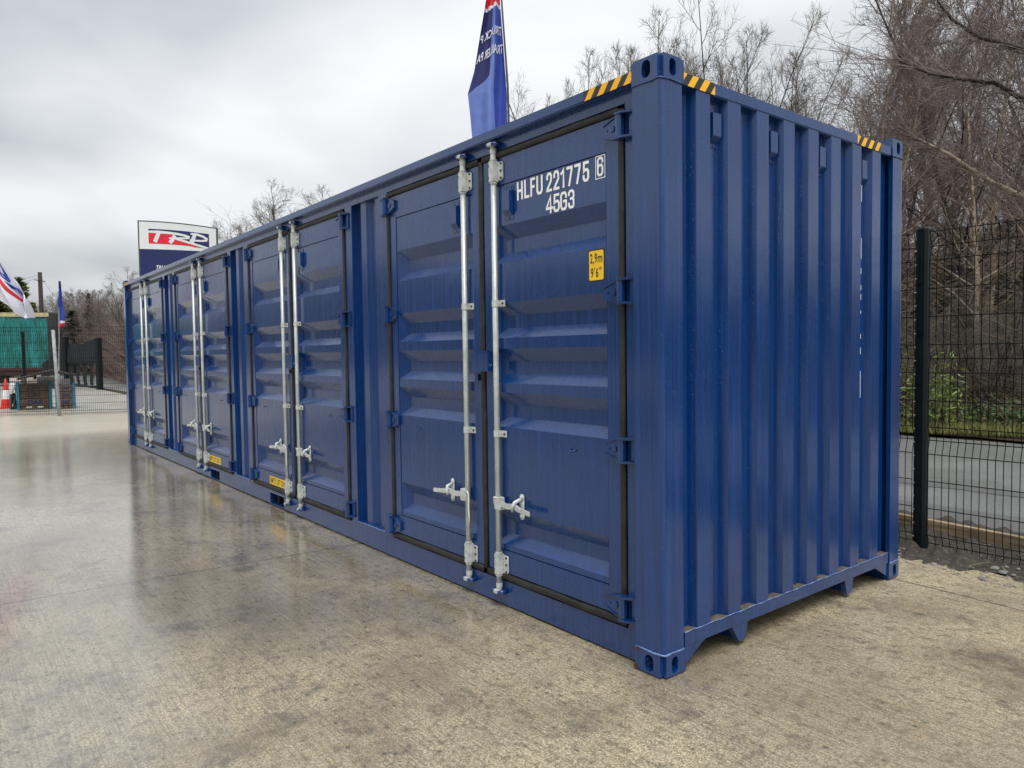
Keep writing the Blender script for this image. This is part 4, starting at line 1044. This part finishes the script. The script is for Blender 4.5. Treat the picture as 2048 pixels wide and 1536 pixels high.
def totem():
    D = 24.0; a = at(284, 700, D); bl = at(284, 441, D); br = at(434, 456, D*.985)
    d = Vector((br.x-a.x, br.y-a.y, 0)); w = d.length
    te_ = empty('totem_sign', (a.x, a.y, 0), math.atan2(d.y, d.x)); tag(te_, 'tall totem sign with white TRP panel over navy body behind the container', 'sign')
    H = bl.z; zs = at(284, 498, D).z; hr = br.z
    # body: slightly bowed panel, top edge curved down to the right
    yb_ = lambda t: -.10*sin(pi*t)
    def panel(name, mat, z0f, z1f, off, x0=0.0, x1=1.0, n=16):
        mb = MB(); xs_ = np.linspace(x0, x1, n+1)
        vs2 = [(w*t, yb_(t)-off, z0f(t)) for t in xs_]+[(w*t, yb_(t)-off, z1f(t)) for t in xs_]
        mb.add(vs2, [(i, i+1, n+2+i, n+1+i) for i in range(n)]); return mb.build(name, mat, te_, smooth=True)
    ztop = lambda t: H-.012*0-(H-hr)*(.35*t+.65*t*t)
    mb = MB(); n = 16; ts = np.linspace(0, 1, n+1)
    prof_f = [(w*t, yb_(t), z) for t in ts for z in (0, ztop(t))]; prof_b = [(w*t, .22, z) for t in ts for z in (0, ztop(t))]
    m_ = len(prof_f); mb.add(prof_f+prof_b, [(2*i, 2*i+2, 2*i+3, 2*i+1) for i in range(n)]+[(m_+2*i, m_+2*i+1, m_+2*i+3, m_+2*i+2) for i in range(n)]+[(2*i+1, 2*i+3, m_+2*i+3, m_+2*i+1) for i in range(n)]+[(0, 1, m_+1, m_), (2*n, m_+2*n, m_+2*n+1, 2*n+1)])
    mb.build('casing', 'totem_edge', te_)
    split = lambda t: zs-.05*t
    panel('white_panel', 'totem_white', split, lambda t: ztop(t)-.035, .004, .018, .985)
    panel('navy_panel', 'navy_vinyl', lambda t: .3, split, .0045, .018, .985)
    for z in (zs-.16, zs-1.35): panel('panel_joint', 'black_vinyl', lambda t: z-.006, lambda t: z+.006, .0055, .02, .98)
    # emblem: red and navy field, white swoosh, script letters, all in a unit frame
    X0, X1 = .135, .895; z_hi = lambda t: ztop(t)-.24+.02*t; hgt = .43
    def E(x, y, off): t = X0+(X1-X0)*x; return (w*t, yb_(t)-off, z_hi(t)-hgt+hgt*y-.03*x*0)
    def area(name, mat, lo, hi, off, a=0.0, b=1.0, k=24):
        mb = MB(); xs_ = np.linspace(a, b, k+1); mb.add([E(x, lo(x), off) for x in xs_]+[E(x, hi(x), off) for x in xs_], [(i, i+1, k+2+i, k+1+i) for i in range(k)]); mb.build(name, mat, te_)
    area('emblem_red_field', 'red_vinyl', lambda x: .0+.02*x, lambda x: .74, .0065)
    area('emblem_navy_field', 'navy_vinyl', lambda x: .88-.02*x if x < .3 else .88-.02*x-(x-.3)*0.06, lambda x: 1.0, .0072)
    area('emblem_navy_field', 'navy_vinyl', lambda x: .55-(x-.42)*.95 if x < 1 else 0, lambda x: .88-.04*(x-.3), .0070, .42, 1.0)
    def stroke(name, pts, wd, mat='totem_white', off=.0092):
        mb = MB(); q = [Vector(p_) for p_ in pts]; n_ = len(q); L, R = [], []
        for i in range(n_):
            t = (q[min(i+1, n_-1)]-q[max(i-1, 0)]); t = Vector((t.x*w*(X1-X0), t.y*hgt)).normalized(); nn = Vector((-t.y/(w*(X1-X0)), t.x/hgt)); ww = wd[i] if isinstance(wd, list) else wd
            L.append(q[i]+nn*ww); R.append(q[i]-nn*ww)
        mb.add([E(*p_, off) for p_ in L]+[E(*p_, off) for p_ in R], [(i, i+1, n_+i+1, n_+i) for i in range(n_-1)]); mb.build(name, mat, te_)
    stroke('letter_t', [(.17, .74), (.145, .50), (.12, .28), (.105, .12)], [.050, .056, .056, .050])
    stroke('swoosh', [(0, .81), (.15, .81), (.32, .80), (.48, .76), (.60, .70), (.68, .62), (.67, .55), (.58, .50), (.46, .47), (.34, .43)], [.030, .042, .036, .034, .032, .030, .028, .028, .026, .020], off=.0096)
    stroke('letter_r', [(.44, .64), (.41, .45), (.385, .27), (.35, .12)], [.046, .050, .052, .050], off=.0100)
    stroke('letter_r', [(.42, .44), (.58, .32), (.75, .18), (.90, .06), (1.0, .0)], [.018, .032, .032, .028, .024], off=.0104)
    stroke('letter_p', [(.77, .84), (.745, .60), (.725, .40), (.71, .17)], [.044, .050, .054, .052], off=.0108)
    stroke('letter_p', [(.70, .86), (.80, .87), (.90, .77), (.97, .62), (.96, .53), (.88, .46), (.77, .43), (.68, .42)], [.026, .034, .034, .032, .030, .028, .026, .020], off=.0112)
    stroke('emblem_red_tail', [(.55, .10), (.75, .02), (.90, -.02)], [.0, .018, .004], 'red_vinyl', .0114)
    tv, tf = text_mesh('TRUCK & TRAILER PARTS', .02, .3); wt = tv[:, 0].max(); mb = MB()
    def TP(a, b): t = .22+.66*a/wt; return (w*t, yb_(t)-.0075, at(284, 531, D).z-.12+.13*b-.03*t)
    mb.add([TP(a, b) for a, b in tv], tf); mb.build('totem_lettering', 'totem_white', te_)
totem()

# ================================================================== TREES AND UNDERGROWTH
def seg_mesh(name, segs, mat, n=3):
    """join tapered twig segments (p0,p1,r0,r1) into one mesh"""
    P0 = np.array([s[0] for s in segs], float); P1 = np.array([s[1] for s in segs], float); R0 = np.array([s[2] for s in segs]); R1 = np.array([s[3] for s in segs])
    d = P1-P0; d /= np.linalg.norm(d, axis=1)[:, None]+1e-9
    ref = np.where(np.abs(d[:, 2:3]) < .9, np.array([[0, 0, 1.]]), np.array([[1., 0, 0]])); a = np.cross(d, ref); a /= np.linalg.norm(a, axis=1)[:, None]; b = np.cross(d, a)
    m = len(segs); V = np.zeros((m, 2*n, 3))
    for k in range(n):
        w = a*cos(2*pi*k/n)+b*sin(2*pi*k/n); V[:, k] = P0+w*R0[:, None]; V[:, n+k] = P1+w*R1[:, None]
    base = (np.arange(m)*2*n)[:, None]
    F = np.concatenate([base+np.array([[k, (k+1) % n, n+(k+1) % n, n+k]]) for k in range(n)], 0)
    me = bpy.data.meshes.new(name); me.vertices.add(m*2*n); me.vertices.foreach_set('co', V.ravel())
    nf = len(F); me.loops.add(nf*4); me.polygons.add(nf); me.loops.foreach_set('vertex_index', F.ravel().astype(np.int32))
    me.polygons.foreach_set('loop_start', np.arange(nf, dtype=np.int32)*4); me.polygons.foreach_set('loop_total', np.full(nf, 4, np.int32))
    me.polygons.foreach_set('use_smooth', np.ones(nf, bool)); me.materials.append(M[mat]); me.update(); return me
def quad_mesh(name, C, U, Vv, mat):
    """leaf quads: centre C, half axes U and Vv"""
    C, U, Vv = (np.array(x, float) for x in (C, U, Vv)); m = len(C)
    V = np.stack([C-U, C-Vv*.9, C+U, C+Vv*.9], 1); me = bpy.data.meshes.new(name)
    me.vertices.add(m*4); me.vertices.foreach_set('co', V.ravel()); me.loops.add(m*4); me.polygons.add(m)
    me.loops.foreach_set('vertex_index', np.arange(m*4, dtype=np.int32)); me.polygons.foreach_set('loop_start', np.arange(m, dtype=np.int32)*4); me.polygons.foreach_set('loop_total', np.full(m, 4, np.int32))
    me.materials.append(M[mat]); me.update(); return me

def grow_tree(seed, H=10.0, first=.18, n1=34, up=.75, spread=.34, n2=9, n3=5, trunk_r=.085, droop=.0, fork=False):
    """bare winter tree: limbs (trunk list) and twigs (crown list)"""
    R = random.Random(seed); limbs, twigs = [], []
    def norm(v): l = math.sqrt(sum(x*x for x in v))+1e-9; return tuple(x/l for x in v)
    def line(p, d, L, r0, r1, k, wob, lift, out):
        pts = [p]; dirs = [d]
        for i in range(k):
            d = norm((d[0]+R.gauss(0, wob), d[1]+R.gauss(0, wob), d[2]+R.gauss(0, wob)+lift)); q = tuple(p[j]+d[j]*L/k for j in range(3))
            out.append((p, q, r0+(r1-r0)*i/k, r0+(r1-r0)*(i+1)/k)); p = q; pts.append(p); dirs.append(d)
        return pts, dirs
    def side(d, ang, az):
        # rotate d by ang away from itself, azimuth az
        ref = (0, 0, 1) if abs(d[2]) < .95 else (1, 0, 0)
        a = norm((d[1]*ref[2]-d[2]*ref[1], d[2]*ref[0]-d[0]*ref[2], d[0]*ref[1]-d[1]*ref[0])); b = (d[1]*a[2]-d[2]*a[1], d[2]*a[0]-d[0]*a[2], d[0]*a[1]-d[1]*a[0])
        c, s_ = math.cos(ang), math.sin(ang); ca, sa = math.cos(az), math.sin(az)
        return norm(tuple(d[j]*c+(a[j]*ca+b[j]*sa)*s_ for j in range(3)))
    stems = [((0, 0, 0), norm((R.gauss(0, .03), R.gauss(0, .03), 1)), H, trunk_r)]
    if fork: stems = [((0, 0, 0), norm((R.gauss(0, .16), R.gauss(0, .16), 1)), H*R.uniform(.75, 1), trunk_r*.75) for _ in range(3)]
    for p0, d0, Hs, tr in stems:
        tp, tdir = line(p0, d0, Hs, tr, .008, 14, .05, .03, limbs)
        m1 = n1//len(stems)
        for i in range(m1):
            t = first+(1-first)*(i+R.random())/m1; k = min(13, int(t*14)); f = t*14-k
            p = tuple(tp[k][j]*(1-f)+tp[k+1][j]*f for j in range(3)) if k < 14 else tp[-1]
            L1 = H*spread*(1-t)**.75*R.uniform(.65, 1.25)+.25
            d1 = side(tdir[k], R.uniform(.55, 1.05)*(1.15-.35*t), R.uniform(0, 2*pi))
            r1 = .010+.022*(1-t)*tr/.085*R.uniform(.7, 1.2)
            bp, bd = line(p, d1, L1, r1, .004, 6, .13, .085*up, limbs if r1 > .02 else twigs)
            for j in range(n2):
                u = .15+.85*(j+R.random())/n2; k2 = min(5, int(u*6)); f2 = u*6-k2; q = tuple(bp[k2][c]*(1-f2)+bp[k2+1][c]*f2 for c in range(3))
                L2 = L1*.42*(1-.55*u)*R.uniform(.6, 1.3)+.12; d2 = side(bd[k2], R.uniform(.45, .95), R.uniform(0, 2*pi))
                cp, cdr = line(q, d2, L2, .0055, .0028, 3, .16, .06*up-droop, twigs)
                for l in range(n3):
                    u3 = .2+.8*R.random(); k3 = min(2, int(u3*3)); f3 = u3*3-k3; q3 = tuple(cp[k3][c]*(1-f3)+cp[k3+1][c]*f3 for c in range(3))
                    d3 = side(cdr[k3], R.uniform(.4, .95), R.uniform(0, 2*pi)); line(q3, d3, L2*.45*R.uniform(.5, 1.3)+.06, .0036, .0022, 2, .18, .04*up-droop*1.6, twigs)
    return limbs, twigs
TREES = {}
def template(key, bark, twigm, **kw):
    li, tw = grow_tree(**kw); k = 10/max(q[1][2] for q in tw)
    li, tw = ([(tuple(c*k for c in a), tuple(c*k for c in b), r0, r1) for a, b, r0, r1 in x] for x in (li, tw))
    TREES[key] = (seg_mesh('trunk', li, bark, 6), seg_mesh('crown', tw, twigm, 3))
template('birch_a', 'birch_bark', 'twig', seed=1, n1=34, n2=9, n3=6)
template('birch_b', 'birch_bark', 'twig_brown', seed=2, n1=44, n2=10, n3=6, spread=.30, up=.9)
template('birch_c', 'dark_bark', 'twig', seed=3, n1=38, n2=10, n3=6, spread=.40, up=.5, droop=.02)
template('sapling', 'dark_bark', 'twig_grey', seed=4, n1=60, n2=9, n3=5, spread=.36, up=1.2, fork=True, first=.30)
template('ash', 'dark_bark', 'twig_grey', seed=6, n1=60, n2=10, n3=5, spread=.42, up=1.0, fork=True, first=.25)
template('thicket', 'dark_bark', 'twig_grey', seed=9, n1=36, n2=8, n3=6, spread=.5, up=.3, fork=True, first=.05)
template('hedge', 'dark_bark', 'twig_brown', seed=11, n1=40, n2=8, n3=5, spread=.40, up=.6, first=.06)
RT = random.Random(77)
ORD = 'first second third fourth fifth sixth seventh eighth ninth tenth eleventh twelfth thirteenth fourteenth'.split()
def tree(key, u, D, topv, label, group, rz=None, name='bare_tree', hmin=None, wide=1.0, cat='tree'):
    q = at(u, 760, D); y = q.y; gz = 0.0
    if y > 11: gz = .02+.9*min(1, (y-10.9)/28*3.2)**1.5
    h = max(hmin or 1.5, at(u, topv, D).z-gz); s = h/10
    e_ = empty(name, (q.x, q.y, gz-.05), RT.uniform(0, 6.28) if rz is None else rz); e_.scale = (s*wide, s*wide, s)
    for nm, me in zip(('trunk', 'crown'), TREES[key]): obj(nm, me, e_)
    tag(e_, label, cat, group); return e_
# dense wood beyond the road on the right
gW = 'bare birches of the roadside wood'; lW = 'slender bare birch in the brown wood behind the mesh fence'
for i in range(25):
    u = RT.uniform(1710, 2230); D = 18.2+20*(i/25)+RT.uniform(-.6, .6)
    tv = RT.uniform(-90, 60) if u > 1790 else RT.uniform(40, 190)
    if u > 1900: tv -= 90
    tree(('birch_a', 'birch_b', 'birch_c')[i % 3], u, D, tv, lW, gW, wide=RT.uniform(.85, 1.15))
# its paler crowns thinning out towards the left, over the container's far corner
gS = 'bare crowns showing over the container end'
for i, (u, D, tv, k) in enumerate(sorted(((1725, 18.5, 95, 'birch_b'), (1755, 20, 20, 'birch_a'), (1600, 21, 108, 'birch_a'), (1640, 23, 160, 'birch_c'), (1560, 23, 190, 'birch_b'), (1685, 22, 175, 'birch_b'), (1515, 22, 185, 'sapling'), (1540, 26, 215, 'birch_a'), (1665, 26, 205, 'birch_c')))):
    tree(k, u, D, tv, ORD[i]+' birch crown from the left above the short end of the container', gS)
gT = 'twiggy crowns behind the near corner of the container'
for i, (u, D, tv) in enumerate(((1128, 21, 165), (1165, 20.5, 130), (1205, 20.5, 100), (1245, 20, 64), (1285, 21, 50), (1330, 22, 70), (1370, 20, 30), (1392, 20, -5), (1425, 21, 45), (1455, 21.5, 105), (1490, 22, 150), (1530, 22.5, 180))):
    tree('sapling', u, D, tv, ORD[i]+' sapling from the left in the row behind the near container corner', gT, wide=.5 if i < 2 else .8)
gA = 'bare tree crowns above the middle of the container'
for i, (u, D, tv) in enumerate(((500, 44, 430), (535, 43, 402), (578, 42, 358), (632, 42, 360))):
    tree('ash', u, D, tv, ORD[i]+' bare tree from the left over the container between totem sign and banner', gA, wide=1.35)
# roadside hedgerow receding on the left
gH = 'bare trees of the far roadside hedgerow'
for i in range(24):
    t = i/23; u = 285-165*t+RT.uniform(-8, 8); D = 52+55*t+RT.uniform(-2, 4)
    tree(('hedge', 'birch_b', 'hedge', 'ash')[i % 4], u, D, 545+48*t+RT.uniform(-22, 30), 'reddish brown bare tree in the hedgerow beyond the screened gate', gH, wide=1.5)
for i in range(8): tree('ash', 60+i*14+RT.uniform(-5, 5), 100+RT.uniform(-8, 12), 590+RT.uniform(-8, 30), 'distant grey bare tree behind the trailer and utility pole', 'distant trees behind the trailer', wide=1.3)
# thicket at the wood's edge
for i in range(15):
    tree('thicket', RT.uniform(1770, 2180), RT.uniform(15.6, 21), RT.uniform(520, 660), 'tangled bare shrub at the edge of the roadside wood', 'shrubs at the wood edge', name='bare_shrub', wide=1.5, cat='shrub')
# long pale bough reaching in from a birch to the right of the picture, and a dark one above it
def bough(pts, r0, r1, mat, label):
    q = [at(*p_) for p_ in pts]; c = q[0].copy(); segs = []; R = random.Random(len(pts)+int(pts[0][1]))
    foot = Vector((c.x, c.y, .3)); e_ = empty('overhanging_birch', (foot.x, foot.y, foot.z)); li = [(tuple(Vector((0, 0, -.3))), tuple(c-foot), r0*1.9, r0*1.4), (tuple(c-foot), tuple(c-foot+Vector((.2, .3, 4.5))), r0*1.4, r0*.4)]
    tw = []
    for i in range(len(q)-1):
        ra = r0+(r1-r0)*i/(len(q)-1); rb = r0+(r1-r0)*(i+1)/(len(q)-1); li.append((tuple(q[i]-foot), tuple(q[i+1]-foot), ra, rb))
        for k in range(16):
            p0 = q[i].lerp(q[i+1], R.random())-foot; d = (q[i+1]-q[i]).normalized()+Vector((R.gauss(0, .6), R.gauss(0, .6), R.gauss(0, .6))); L = R.uniform(.3, 1.0)
            p1 = p0+d*L*.5; p2 = p1+(d+Vector((R.gauss(0, .4), R.gauss(0, .4), R.gauss(0, .4))))*L*.4; tw += [(tuple(p0), tuple(p1), .009, .006), (tuple(p1), tuple(p2), .006, .003)]
            for _ in range(5):
                a = p0.lerp(p2, R.random()); b = a+Vector((R.gauss(0, .22), R.gauss(0, .22), R.gauss(0, .22))); tw.append((tuple(a), tuple(b), .004, .002))
    obj('trunk', seg_mesh('trunk', li, mat, 6), e_); obj('crown', seg_mesh('crown', tw, 'twig', 3), e_); tag(e_, label, 'tree')
bough([(2150, 440, 15.5), (2048, 395, 15.4), (1975, 360, 15.2), (1900, 310, 15), (1830, 275, 14.8), (1780, 240, 14.7)], .055, .012, 'birch_bark', 'birch with a long pale bough slanting down behind the mesh fence top')
bough([(2160, 240, 14.8), (2048, 200, 14.6), (1990, 165, 14.4), (1930, 160, 14.2), (1860, 148, 14.1), (1790, 118, 14)], .050, .012, 'dark_bark', 'tree with a dark bough reaching left across the sky at the right edge')
bough([(2150, 150, 15.2), (2048, 98, 15), (1960, 75, 14.8), (1905, 40, 14.7), (1875, 0, 14.6), (1850, -40, 14.6)], .045, .012, 'dark_bark', 'tree with the topmost dark bough at the upper right corner')

# dark spruces deep in the wood, and a yellowish cypress behind the trailer
def conifer(seed, needle, H=10.0, w=2.1, n=210, droop=.35, m=16):
    R = np.random.default_rng(seed); C, U, V, li = [], [], [], [((0, 0, 0), (0, 0, H), .13, .01)]
    for i in range(n):
        t = .06+.92*(i+R.random())/n; L = w*(1-t)**.85*R.uniform(.75, 1.15)+.12; a = R.uniform(0, 2*pi); z = H*t
        d = np.array([cos(a), sin(a), 0]); tip = np.array([0, 0, z])+d*L+np.array([0, 0, -droop*L+.15*L*t]); li.append(((0, 0, z), tuple(tip), .018, .004))
        for k in range(m):
            f = R.uniform(.15, 1.05); c = np.array([0, 0, z])*(1-f)+tip*f+R.normal(0, .07, 3); C.append(c); ax = d*R.uniform(.10, .22)+R.normal(0, .06, 3); U.append(ax); s_ = np.cross(ax, R.normal(0, 1, 3)); V.append(s_/np.linalg.norm(s_)*R.uniform(.03, .07))
    return seg_mesh('trunk', li, 'dark_bark', 5), quad_mesh('crown', C, U, V, needle)
TREES['spruce'] = conifer(5, 'needles'); TREES['cypress'] = conifer(6, 'golden_needles', w=1.5, n=260, droop=-.5, m=20)
for i in range(15):
    tree('spruce', 1760+28*i+RT.uniform(-12, 12), 33+RT.uniform(-3, 9), RT.uniform(440, 520) if i < 7 else RT.uniform(300, 480), 'dark spruce standing deep in the wood behind the birches', 'spruces deep in the wood', name='spruce', wide=1.35)
tree('cypress', 46, 60, 553, 'yellow green cypress rising behind the trailer roof', None, name='cypress', wide=1.5)
tree('cypress', 70, 66, 603, 'lower yellow green cypress between the white flag and utility pole', None, name='cypress', wide=1.3)
tree('cypress', 6, 58, 600, 'broad yellow green cypress at the left edge over the trailer', None, name='cypress', wide=2.4)
tree('spruce', 150, 78, 618, 'round dark evergreen in the hedgerow right of the small banner', None, name='evergreen', wide=1.5)
tree('spruce', 184, 76, 583, 'ivy clad dark evergreen column in the hedgerow above the gate', None, name='evergreen', wide=.7)
# far backdrop of trunks and twigs
segs = []; R = random.Random(3)
for i in range(420):
    u = R.uniform(1680, 2300); D = R.uniform(36, 62); q = at(u, 760, D); h = R.uniform(3.5, 7.5); lean = R.gauss(0, .5); segs.append(((q.x, q.y, .8), (q.x+lean, q.y+R.gauss(0, .4), h), R.uniform(.03, .09), .02))
    for k in range(22):
        z = R.uniform(.8, h); a = R.uniform(0, 6.28); L = R.uniform(.5, 1.8); segs.append(((q.x+lean*z/h, q.y, z), (q.x+lean*z/h+L*cos(a), q.y+L*sin(a), z+L*R.uniform(.0, .7)), .016, .006))
o = obj('far_woodland', seg_mesh('far_woodland', segs, 'twig', 3)); tag(o, 'mass of far trunks and branches filling the depth of the wood', 'woodland', kind='stuff')
# hedge bottom on the left
segs = []
for i in range(5200):
    t = R.random(); u = 262-150*t; D = 46+60*t+R.uniform(-3, 6); q = at(u, 760, D); z = R.uniform(0, 3.2); a = R.uniform(0, 6.28); L = R.uniform(.4, 1.3); segs.append(((q.x, q.y, z), (q.x+L*cos(a), q.y+L*sin(a), z+L*R.uniform(.2, 1.1)), .02, .008))
o = obj('hedge_undergrowth', seg_mesh('hedge_undergrowth', segs, 'twig_brown', 3)); tag(o, 'brown undergrowth along the foot of the far hedgerow', 'undergrowth', kind='stuff')
# tangle of dead stems inside the wood edge
segs = []
for i in range(1000):
    u = R.uniform(1760, 2140); D = R.uniform(15.2, 23); q = at(u, 760, D); z = R.uniform(.2, 3.6); a = R.uniform(0, 6.28); L = R.uniform(.4, 1.5)
    m1 = (q.x+L*.5*cos(a), q.y+L*.5*sin(a), z+L*R.uniform(.05, .5)); segs += [((q.x, q.y, z), m1, .007, .005), (m1, (m1[0]+L*.5*cos(a+R.gauss(0, .5)), m1[1]+L*.5*sin(a), m1[2]+L*R.uniform(-.2, .35)), .005, .002)]
o = obj('dead_stem_tangle', seg_mesh('dead_stem_tangle', segs, 'dead_stalk', 3)); tag(o, 'tangle of dead bramble stems under the roadside birches', 'undergrowth', kind='stuff')
# leafy bamboo-like shrub beside the post, brambles and verge grass
def leaf_shrub(u, D, vt, vb, wpx, n, mat, label, size=.07, name='leafy_shrub'):
    R = np.random.default_rng(int(u)); q = at(u, vb, D); zt = at(u, vt, D).z; zb = .15; hw = wpx*D/FPX/2
    e_ = empty(name, (q.x, q.y, zb)); C, U, V, li = [], [], [], []
    for s_ in range(14):
        a = R.uniform(0, 6.28); b = np.array([R.normal(0, hw*.35), R.normal(0, hw*.35), 0]); tip = b*1.6+np.array([R.normal(0, hw*.4), R.normal(0, hw*.4), (zt-zb)*R.uniform(.55, 1)]); mid = b*.5+tip*.5+np.array([0, 0, .12]); li += [(tuple(b), tuple(mid), .009, .006), (tuple(mid), tuple(tip), .006, .003)]
        for k in range(n//14):
            f = R.uniform(.12, 1); c = (b*(1-f)+tip*f)+R.normal(0, .10, 3); C.append(c); ax = R.normal(0, 1, 3); ax[2] = -abs(ax[2])*.6; ax = ax/np.linalg.norm(ax)*size*R.uniform(.7, 1.3); U.append(ax); s2 = np.cross(ax, R.normal(0, 1, 3)); V.append(s2/np.linalg.norm(s2)*size*.24)
    obj('stems', seg_mesh('stems', li, 'dead_stalk', 4), e_); obj('foliage', quad_mesh('foliage', C, U, V, mat), e_); tag(e_, label, 'shrub')
leaf_shrub(1838, 14.6, 690, 860, 80, 520, 'leaf_green', 'tall light green leafy shrub behind the fence post')
leaf_shrub(1893, 14.9, 752, 862, 66, 330, 'leaf_green', 'smaller light green leafy shrub right of the fence post')
leaf_shrub(1990, 15.4, 800, 868, 80, 380, 'bramble_leaf', 'low dark green bramble clump near the right edge', .05)
leaf_shrub(2040, 15.0, 795, 872, 80, 380, 'bramble_leaf', 'green bramble clump cut by the right edge of the picture', .05)
R = np.random.default_rng(21); C, U, V = [], [], []
for i in range(9000):
    u = R.uniform(1770, 2150); D = 14.3+abs(R.normal(0, 1.1)); q = at(u, 760, D); z = .05+.9*min(1, max(0, (q.y-10.9))/28*3.2)**1.5
    h = R.uniform(.04, .20); d = R.normal(0, .35, 3); d[2] = 1; d /= np.linalg.norm(d); C.append(np.array([q.x, q.y, z+h*.5])); U.append(d*h*.6); s2 = np.cross(d, R.normal(0, 1, 3)); V.append(s2/np.linalg.norm(s2)*R.uniform(.004, .012))
o = obj('verge_grass', quad_mesh('verge_grass', C, U, V, 'grass_blade')); tag(o, 'rough winter grass on the verge across the road', 'grass', kind='stuff')
C, U, V = [], [], []
for i in range(6000):
    u = R.uniform(1770, 2150); D = 15.0+abs(R.normal(0, 1.6)); q = at(u, 760, D); z = .08+.9*min(1, max(0, (q.y-10.9))/28*3.2)**1.5+abs(R.normal(0, .14)); ax = R.normal(0, 1, 3); ax = ax/np.linalg.norm(ax)*R.uniform(.02, .05); s2 = np.cross(ax, R.normal(0, 1, 3)); C.append(np.array([q.x, q.y, z])); U.append(ax); V.append(s2/np.linalg.norm(s2)*.025)
k = len(C)//2
for nm, sl_, mt, lb in (('ground_ivy', slice(0, k), 'bramble_leaf', 'green brambles and ivy covering the bank under the trees'), ('leaf_litter', slice(k, None), 'dead_stalk', 'dead brown leaves on the bank under the trees')):
    o = obj(nm, quad_mesh(nm, C[sl_], U[sl_], V[sl_], mt)); tag(o, lb, 'undergrowth', kind='stuff')
